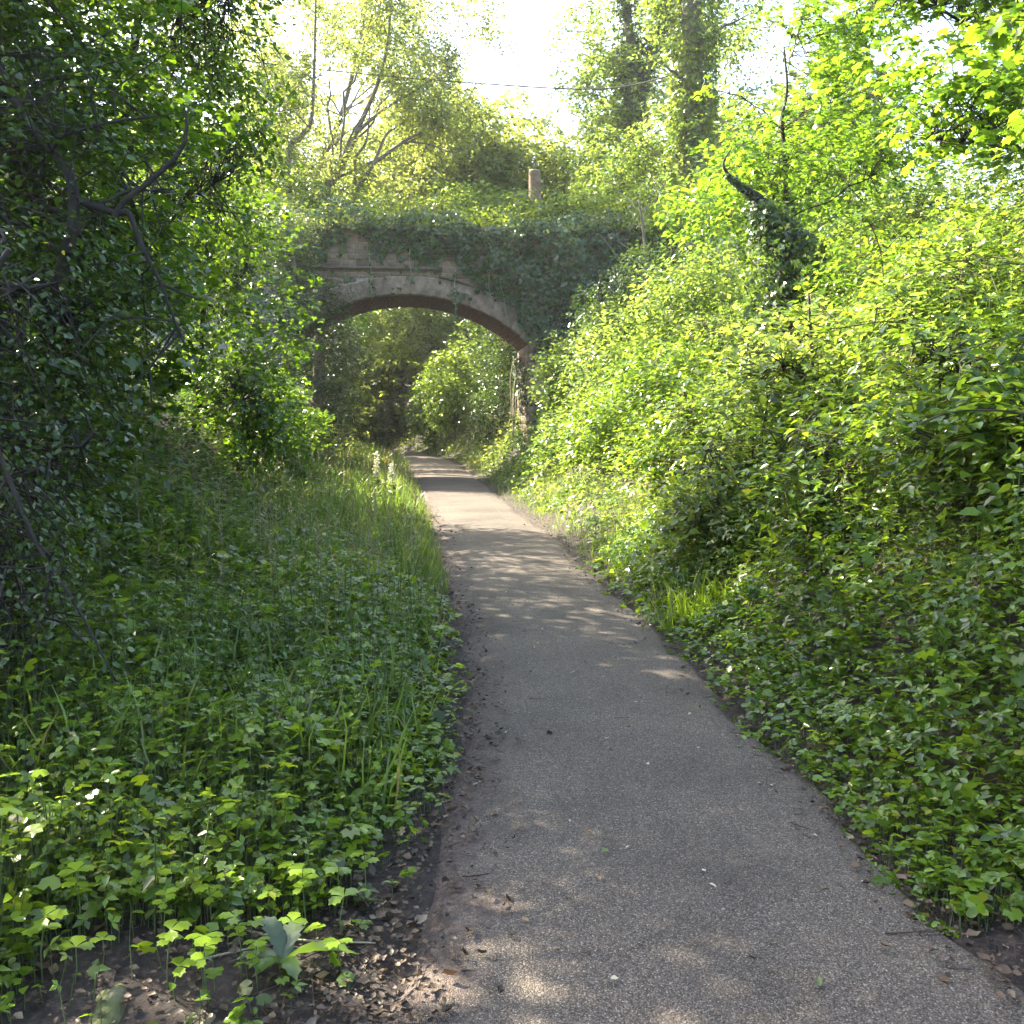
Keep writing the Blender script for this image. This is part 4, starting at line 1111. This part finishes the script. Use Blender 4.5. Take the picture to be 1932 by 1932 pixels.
# grass
def grass(mb, n, y0, y1, side, d0, d1, h0, h1, wide=1.0, power=1.):
    x, y, d = sample(n, y0, y1, side, d0, d1, power)
    k = ~bare(x, y); x, y, d = x[k], y[k], d[k]
    n = len(x)
    cl = noise2(x, y, 2.6, 6)
    k = cl + rng.uniform(-.5, .5, n) > -.3
    x, y, d = x[k], y[k], d[k]; n = len(x)
    h = rng.uniform(h0, h1, n) * (.45 + .55 * smooth(0, .5, d))
    ax = np.stack([rng.normal(0, .28, n), rng.normal(0, .28, n), np.ones(n)], -1)
    leaves(mb, 'blade', np.stack([x, y, terr(x, y) - .01], -1), ax, flat_dir(n), h)
lm = MB()
grass(lm, 15000, 8, 28, -1, .0, 2.6, .18, .6)
grass(lm, 2600, 3.6, 9, -1, .2, 2.6, .2, .55)
o = lm.build('verge_grass_left', M['grass']); tag(o, 'pale green long grass on the left verge towards the bridge', 'grass', kind='stuff')
lm = MB()
grass(lm, 6000, 8, 30, 1, .0, 1.1, .12, .4)
grass(lm, 3000, 26, 60, -1, .0, 2.5, .3, .8); grass(lm, 2500, 30, 60, 1, .0, 1.5, .3, .7)
o = lm.build('verge_grass_right', M['grass']); tag(o, 'short bright grass fringing the right edge of the path', 'grass', kind='stuff')
# seeding grass stalks
lm = MB(); sm = MB()
x, y, d = sample(280, 6, 26, -1, .3, 2.6)
n = len(x); g = terr(x, y); h = rng.uniform(.5, 1.0, n)
b_ = np.stack([x, y, g], -1); tp_ = b_ + np.stack([rng.normal(0, .08, n), rng.normal(0, .08, n), h], -1)
stems(sm, b_, tp_, .0022)
for k in range(7):
    f = .78 + .22 * k / 6
    leaves(lm, 'narrow', b_ + (tp_ - b_) * f, flat_dir(n, .9, .2), rnd_dir(n), .05)
x, y, d = sample(260, 5, 13, 1, .5, 2.4)
n = len(x); g = terr(x, y) + .25; h = rng.uniform(.25, .6, n)
b_ = np.stack([x, y, g], -1); tp_ = b_ + np.stack([rng.normal(0, .12, n), rng.normal(0, .12, n), h], -1)
sg = MB(); stems(sg, b_, tp_, .0016)
for k in range(9):
    f = .45 + .55 * k / 8
    leaves(lm, 'narrow', b_ + (tp_ - b_) * f, flat_dir(n, .5, .4), rnd_dir(n), .035)
o = lm.build('seeding_grass', M['seed']); tag(o, 'straw-coloured seeding grass stalks on the verges', 'grass', kind='stuff')
sm.build('stalks', M['drystem'], o); sg.build('green_stalks', M['stem'], o)

# ------------------------------------------------------------------ countable plants
def link_copy(src, parent):
    c = src.copy(); COL.objects.link(c); c.parent = parent
    return c
# young three-lobed plants beside the bare soil
variants = []
for v in range(4):
    h = [.13, .17, .10, .20][v]
    sm = MB(); tube(sm, np.array([(0, 0, -.01), (.008, .004, h * .5), (0.0, .012, h)]), [.0026, .0022, .0016], 4)
    nl = [1, 2, 1, 3][v]
    az = rng.uniform(0, 6.28)
    ms = sm.mesh('stem'); ms.materials.append(M['stem'])
    meshes = [('stem', ms)]
    for k in range(nl):
        a = az + k * 2.2
        lm = MB()
        leaves(lm, 'lobed', np.array([[0, .012, h - .03 * k]]), np.array([[math.cos(a), math.sin(a), .12]]), UP[None] + rng.normal(0, .12, (1, 3)), .10 - .015 * k)
        ml = lm.mesh('leaf'); ml.materials.append(M['coverlight']); meshes.append(('leaf', ml))
    variants.append(meshes)
spots = [(-1.58, 3.02), (-1.45, 3.12), (-1.36, 3.0), (-1.30, 2.86), (-1.22, 3.1), (-1.12, 2.98), (-1.18, 2.72), (-1.05, 2.84), (-.98, 3.06), (-.9, 2.9), (-.86, 3.12), (-.8, 2.74), (-.76, 2.98),
         (-.7, 3.1), (-.66, 2.86), (-.62, 3.02), (-.56, 3.14), (-1.0, 2.66), (-.93, 2.62), (-.7, 2.66), (-1.38, 2.7), (-1.3, 2.62), (-1.24, 2.66), (-1.42, 2.82), (-.52, 2.96), (-.48, 3.2), (-.5, 2.78), (-.84, 2.62)]
for i, (x, y) in enumerate(spots):
    x += rng.normal(0, .02); y += rng.normal(0, .02)
    r_ = empty('young_plant', (x, y, float(terr(x, y))), 'young three-lobed green plant on a thin stem by the bare soil, bottom left', 'plant', 'young plants beside the bare soil')
    r_.rotation_euler.z = rng.uniform(0, 6.28); s = rng.uniform(.75, 1.15); r_.scale = (s, s, s)
    for nm, me_ in variants[i % 4]:
        o = bpy.data.objects.new(nm, me_); COL.objects.link(o); o.parent = r_

# toothed broad-leaved plant lying on the soil
px_, py_ = -.67, 2.76
r_ = empty('sow_thistle', (px_, py_, float(terr(px_, py_))), 'toothed broad-leaved plant sprawling on the bare soil at the bottom', 'plant')
def toothed(L, Wd, bend, n=9):
    mid = []; l = []; rr = []
    for i in range(n + 1):
        f = i / n
        w = Wd * math.sin(math.pi * min(f * .96 + .06, 1)) ** .7 * (1 if i % 2 else .72)
        zz_ = bend[0] * f - bend[1] * f * f
        mid.append((L * f, 0, zz_)); l.append((L * f + .012 * (i % 2), w, zz_ + .25 * w)); rr.append((L * f + .012 * (i % 2), -w, zz_ + .25 * w))
    v = np.array(mid + l + rr); F = []
    for i in range(n):
        F += [(i, i + 1, n + 2 + i), (i, n + 2 + i, n + 1 + i), (i, 2 * n + 2 + i, 2 * n + 3 + i), (i, 2 * n + 3 + i, i + 1)]
    return v, np.array(F)
for a, L, wd, bd, mt in [(5, .21, .032, (.10, .10), 'coverlight'), (175, .15, .03, (.05, .07), 'greywillow'), (80, .13, .036, (.14, .10), 'greywillow'), (130, .11, .034, (.16, .08), 'greywillow'), (230, .1, .03, (.04, .05), 'nettle'), (300, .12, .03, (.05, .06), 'nettle')]:
    v, F = toothed(L, wd, bd)
    c, s = math.cos(R(a)), math.sin(R(a))
    w = v.copy(); w[:, 0] = c * v[:, 0] - s * v[:, 1]; w[:, 1] = s * v[:, 0] + c * v[:, 1]; w[:, 2] += .05
    mb = MB(); mb.add(w + np.array(r_.location), F); mb.build('leaf', M[mt], r_)
# dock leaves at the verge edge
px_, py_ = -.52, 4.85
r_ = empty('dock_plant', (px_, py_, float(terr(px_, py_))), 'dock with two upright tongue-shaped leaves at the left path edge', 'plant')
for a, tl, L, wd in [(10, 70, .17, .026), (150, 62, .15, .03), (250, 25, .16, .035), (330, 20, .17, .035)]:
    v, F = toothed(L, wd, (.0, .03), 8)
    v[:, 1] *= 1
    t0 = R(tl); c, s = math.cos(t0), math.sin(t0)
    w = v.copy(); w[:, 0] = c * v[:, 0] - s * v[:, 2]; w[:, 2] = s * v[:, 0] + c * v[:, 2] + .06
    c, s = math.cos(R(a)), math.sin(R(a))
    u = w.copy(); u[:, 0] = c * w[:, 0] - s * w[:, 1]; u[:, 1] = s * w[:, 0] + c * w[:, 1]
    mb = MB(); mb.add(u + np.array(r_.location), F); mb.build('leaf', M['coverlight'], r_)
# flower spikes
for i, (x, y, h) in enumerate([(-2.42, 17.6, 1.0), (-2.1, 17.2, .85)]):
    g = float(terr(x, y))
    r_ = empty('flowering_spike', (x, y, g), ['taller pale flowering spike on the left verge before the bridge', 'shorter pale flowering spike beside the path before the bridge'][i], 'flower', 'pale flowering spikes')
    mb = MB(); tube(mb, np.array([(x, y, g), (x + .02, y, g + h * .5), (x, y, g + h)]), [.008, .006, .004], 4); mb.build('stem', M['stem'], r_)
    mb = MB(); n = 90; f = rng.uniform(.1, .8, n)
    p = np.stack([x + 0 * f, y + 0 * f, g + h * f], -1)
    leaves(mb, 'ovate', p, flat_dir(n, .2, .2), UP + rng.normal(0, .3, (n, 3)), .16 * (1.1 - f)); mb.build('leaves', M['bright'], r_)
    mb = MB(); n = 110; f = rng.uniform(.55, 1.0, n)
    p = np.stack([x + rng.normal(0, .02, n), y + rng.normal(0, .02, n), g + h * f], -1)
    leaves(mb, 'kite', p, flat_dir(n, .4, .3), rnd_dir(n), .05); mb.build('flowers', M['petal'], r_)
# bright grass tuft on the right edge
x, y = 1.52, 7.6
r_ = MB(); n = 130
p = np.stack([x + rng.normal(0, .2, n), y + rng.normal(0, .2, n), 0 * np.zeros(n)], -1); p[:, 2] = terr(p[:, 0], p[:, 1])
leaves(r_, 'blade', p, np.stack([rng.normal(0, .4, n), rng.normal(0, .35, n), np.ones(n)], -1), flat_dir(n), rng.uniform(.22, .45, n))
o = r_.build('grass_tuft', M['coverlight']); tag(o, 'bright tuft of arching grass blades at the right path edge', 'grass tuft')

# shrubs set into the right bank
make_tree('bank_hazel', 'fresh green hazel bush standing out of the sunlit right bank',
          T(3.0, 9.8, [(2.95, 9.8, 2.2), (2.9, 9.8, 2.9)], .03, .01), [(2.75, 9.7, 2.05, .75, .8, .65, 1), (2.4, 9.4, 1.55, .5, .6, .4, .4)], 190, 12, 'ovate', .095, M['bright'], M['bark'],
          cat='bush', spray=.4, shell=.5, gap=-1.2, upn=1.1, droop=.05, nlimb=6)
clumps = [(3.3, 11.2, .9, .75, 'bright', 'round bramble clump below the ivy stump'), (4.7, 12.4, 1.0, .8, 'sycamore', 'yellow-green clump right of the ivy stump'),
          (2.2, 11.9, .75, .6, 'bramble', 'dull green clump at the bank foot left of the hazel bush'), (3.5, 16.8, 1.0, .8, 'bright', 'pale clump behind the ivy stump on the bank'),
          (5.2, 17.4, 1.1, .9, 'bramble', 'dark clump high on the bank behind the ivy stump'), (1.75, 17.8, .8, .7, 'bright', 'sunlit clump at the bank foot halfway to the bridge'),
          (3.9, 8.7, .8, .7, 'bright', 'sunlit leafy clump near the looping cane'), (2.45, 7.5, .65, .55, 'bramble', 'shaded clump above the bright grass tuft'),
          (5.7, 14.2, 1.1, .9, 'bright', 'large sunlit clump on the upper bank under the sapling'), (2.0, 9.2, .55, .5, 'bright', 'small bright clump at the bank foot below the hazel bush'),
          (3.1, 6.6, .7, .6, 'nettle', 'dark clump at the right edge above the shaded brambles'), (1.05, 20.6, .6, .6, 'bright', 'sunlit clump by the path edge near the bridge'), (4.4, 10.3, .9, .7, 'bramble', 'shaded clump right of the hazel bush')]
for x, y, rr_, rz_, mt, lb in clumps:
    g = float(terr(x, y))
    make_tree('bramble_clump', lb, T(x, y, [(x, y, g + .4), (x - .1, y, g + .8)], .02, .008), [(x, y, g + .62, rr_, rr_ * 1.2, rz_, 1), (x - rr_ * .5, y - rr_ * .4, g + .3, rr_ * .7, rr_ * .8, rz_ * .7, .5)],
              int(260 * rr_), 12, 'kite', .078 + .002 * y, M[mt], M['cane'], cat='brambles', group='bramble clumps on the right bank', spray=.34, shell=.4, gap=-1.2, nlimb=5, droop=.15)
make_tree('shaded_elder', 'dull green bush at the lower right edge of the frame',
          T(3.3, 5.6, [(3.2, 5.6, 1.9), (3.1, 5.6, 2.4)], .03, .01), [(2.9, 5.5, 1.55, .6, .6, .5, 1), (3.0, 6.4, 1.9, .5, .6, .5, .5)], 130, 12, 'ovate', .10, M['bramble'], M['bark'],
          cat='bush', spray=.4, shell=.5, gap=-1.2, upn=1.0, nlimb=5)
# arching bramble canes
canes = [([(3.5, 7.4, 1.5), (3.3, 7.2, 2.15), (2.75, 7.1, 2.35), (2.2, 7.0, 2.3), (1.9, 6.9, 2.45)], 'long bramble cane arching out of the sunlit right bank'),
         ([(3.1, 5.0, 1.2), (2.7, 4.9, 1.62), (2.2, 4.85, 1.7), (1.8, 4.8, 1.55)], 'dark bramble cane arching over the shaded lower right bank'),
         ([(3.6, 9.6, 2.4), (3.45, 9.4, 3.2), (3.2, 9.2, 3.5), (3.15, 9.1, 3.1)], 'thin bramble cane looping high on the right bank')]
for pts, lb in canes:
    r_ = empty('bramble_cane', pts[0], lb, 'bramble', 'arching bramble canes')
    c_ = curve(pts, 8); mb = MB(); tube(mb, c_, np.linspace(.009, .003, len(c_)), 5); mb.build('stem', M['cane'], r_, True)
    n = 26; j = rng.integers(3, len(c_) - 1, n)
    mb = MB(); leaves(mb, 'trefoil', c_[j] + rng.normal(0, .035, (n, 3)), flat_dir(n, -.1), UP + rng.normal(0, .3, (n, 3)), .12); mb.build('leaves', M['bramble'], r_)

# ------------------------------------------------------------------ dead wood, litter, twigs and fallen leaves
def log(name, label, pts, radii, mat):
    r_ = empty(name, tuple(pts[0]), label, 'log')
    c_ = curve(pts, 8); rr = np.interp(np.linspace(0, 1, len(c_)), np.linspace(0, 1, len(radii)), radii)
    rr = rr * (1 + .10 * noise3(c_, 16., 2))
    mb = MB(); tube(mb, c_, rr, 12); wood_ = mb.build('wood', mat, r_, True)
    c0 = c_[0]; d = unit(c_[0] - c_[1])
    mb = MB(); tube(mb, np.array([c0 + d * -.004, c0 + d * .004]), [rr[0] * .97, rr[0] * .9], 12); mb.build('broken_end', M['cut'], r_).parent = wood_
log('fallen_log', 'pale barkless log with moss lying in the bottom left corner', [(-1.06, 2.22, .03), (-1.07, 2.40, .045), (-1.09, 2.56, .055), (-1.11, 2.66, .04)], [.045, .046, .042, .026], M['deadwood'])
log('broken_branch', 'pale piece of dead branch on the bare soil beside the log', [(-.86, 2.40, .02), (-.82, 2.5, .03), (-.79, 2.6, .025)], [.02, .022, .010], M['deadwood'])
for pts, lb in [([(-1.5, 3.15, .10), (-1.35, 3.05, .14), (-1.2, 3.06, .2)], 'dark crooked stick lying across the near left plants'),
                ([(-.86, 2.98, .05), (-.66, 2.9, .06), (-.42, 2.9, .05)], 'thin straight dead stalk across the bare soil'),
                ([(-1.02, 2.72, .05), (-.9, 2.8, .06), (-.72, 2.9, .05)], 'pale bent stalk lying from the log towards the path')]:
    c_ = curve(pts, 6)
    mb = MB(); tube(mb, c_, np.linspace(.006, .003, len(c_)), 5)
    tag(mb.build('dead_stick', M['drystem'] if 'dark' not in lb else M['twig']), lb, 'stick', 'dead sticks on the bare soil')

mb = MB()
n = 5600
y = 2.3 * (24 / 2.3) ** rng.uniform(0, 1, n) ** 1.25
left = rng.uniform(0, 1, n) < .62
x = np.where(left, pl(y) + rng.normal(-.02, .15, n) - .04, pr(y) + rng.normal(.06, .12, n))
n2_ = 650
x2 = rng.uniform(-1.6, -.3, n2_); y2 = rng.uniform(2.35, 3.2, n2_)
x = np.concatenate([x, x2]); y = np.concatenate([y, y2]); n = len(x)
onp = (x > pl(y) - .03) & (x < pr(y) + .03)
z = np.where(onp, .03, terr(x, y)) + rng.uniform(.004, .03, n)
leaves(mb, 'curled', np.stack([x, y, z], -1), flat_dir(n, 0, .15), UP + rng.normal(0, .35, (n, 3)), np.clip(rng.lognormal(-3.85, .42, n), .010, .05))
o = mb.build('leaf_litter', M['litter']); tag(o, 'brown curled leaf litter along both margins of the path', 'leaf litter', kind='stuff')
sm = MB()
n = 700
y = 2.3 * (12 / 2.3) ** rng.uniform(0, 1, n) ** 1.3
x = np.where(rng.uniform(0, 1, n) < .6, pl(y) + rng.normal(-.2, .3, n), pr(y) + rng.normal(.12, .15, n))
a = flat_dir(n, 0, .1); l_ = rng.uniform(.03, .16, n)[:, None]
z = np.where((x > pl(y)) & (x < pr(y)), .034, terr(x, y) + .012)
b_ = np.stack([x, y, z], -1)
stems(sm, b_ - a * l_ / 2, b_ + a * l_ / 2, rng.uniform(.0012, .003, n))
o = sm.build('twig_litter', M['twig']); tag(o, 'scattered dark twig fragments in the path margins', 'twigs', kind='stuff')

# single leaves on the tarmac
lv = []
for mt in ('pale_leaf', 'tan_leaf', 'green_leaf', 'litter'):
    for kd in ('curled', 'ovate'):
        m_ = MB(); leaves(m_, kd, np.zeros((1, 3)), np.array([[1., 0, 0]]), UP[None], 1.0)
        me_ = m_.mesh('fallen_leaf'); me_.materials.append(M[mt]); lv.append((mt, me_))
labs = {'pale_leaf': 'small pale dry leaf lying on the grey path', 'tan_leaf': 'small tan dead leaf lying on the grey path', 'green_leaf': 'small fallen green leaf lying on the grey path', 'litter': 'small dark brown leaf lying on the grey path'}
for i in range(90):
    y = 2.6 * (9.5 / 2.6) ** rng.uniform(0, 1)
    f = rng.uniform(.1, .95)
    x = float(pl(y) * (1 - f) + pr(y) * f)
    mt, me_ = lv[rng.choice(8, p=[.2, .2, .12, .1, .06, .06, .16, .1])]
    o = bpy.data.objects.new('fallen_leaf', me_); COL.objects.link(o)
    o.location = (x, y, .021 + .03 * (1 - (2 * f - 1) ** 2) + .004)
    s = rng.uniform(.016, .036); o.scale = (s, s * rng.uniform(.5, 1), s)
    o.rotation_euler = (rng.normal(0, .15), rng.normal(0, .15), rng.uniform(0, 6.28))
    tag(o, labs[mt], 'leaf', 'fallen ' + (mt.split('_')[0] if mt != 'litter' else 'brown') + ' leaves on the path')
tw = []
for k in range(3):
    m_ = MB(); c_ = curve([(0, 0, 0), (.4, .05 * (k - 1), .02), (1, .02 * k, .0)], 4)
    tube(m_, c_, np.linspace(.02, .01, len(c_)), 5); me_ = m_.mesh('fallen_twig'); me_.materials.append(M['twig']); tw.append(me_)
for i, (x, y, l, a) in enumerate([(1.18, 2.98, .17, .1), (.72, 3.28, .07, .3), (1.0, 3.3, .06, -.2), (.55, 5.2, .09, .05), (.25, 8.2, .12, .1), (.0, 7.8, .09, 0), (.62, 6.4, .08, .2), (.2, 4.2, .06, 1.0), (.95, 4.3, .06, .4), (.35, 2.85, .08, .8), (.1, 5.6, .1, -.2), (.4, 9.4, .1, 0)]):
    o = bpy.data.objects.new('fallen_twig', tw[i % 3]); COL.objects.link(o)
    f = float((x - pl(y)) / (pr(y) - pl(y)))
    o.location = (x, y, .021 + .03 * (1 - (2 * f - 1) ** 2) + .004); o.scale = (l, l, l); o.rotation_euler.z = a
    tag(o, 'short dark twig lying on the grey path', 'twig', 'twigs fallen on the path')

# ------------------------------------------------------------------ hazy summer air
mb = MB(); mb.box(-440, 440, -20, 440, -1.2, 30)
m_, nt_, out_ = new_mat('hazy air')
pv = nt_.nodes.new('ShaderNodeVolumePrincipled')
pv.inputs['Color'].default_value = (.93, .95, .97, 1)
pv.inputs['Density'].default_value = HAZE
pv.inputs['Anisotropy'].default_value = .35
nt_.links.new(pv.outputs[0], out_.inputs['Volume'])
if HAZE: tag(mb.build('haze', m_), 'thin bright summer haze hanging in the cutting', kind='stuff')

tri = sum(len(o.data.polygons) for o in scene.objects if o.type == 'MESH')
print('POLYGONS', tri, 'OBJECTS', len(scene.objects))
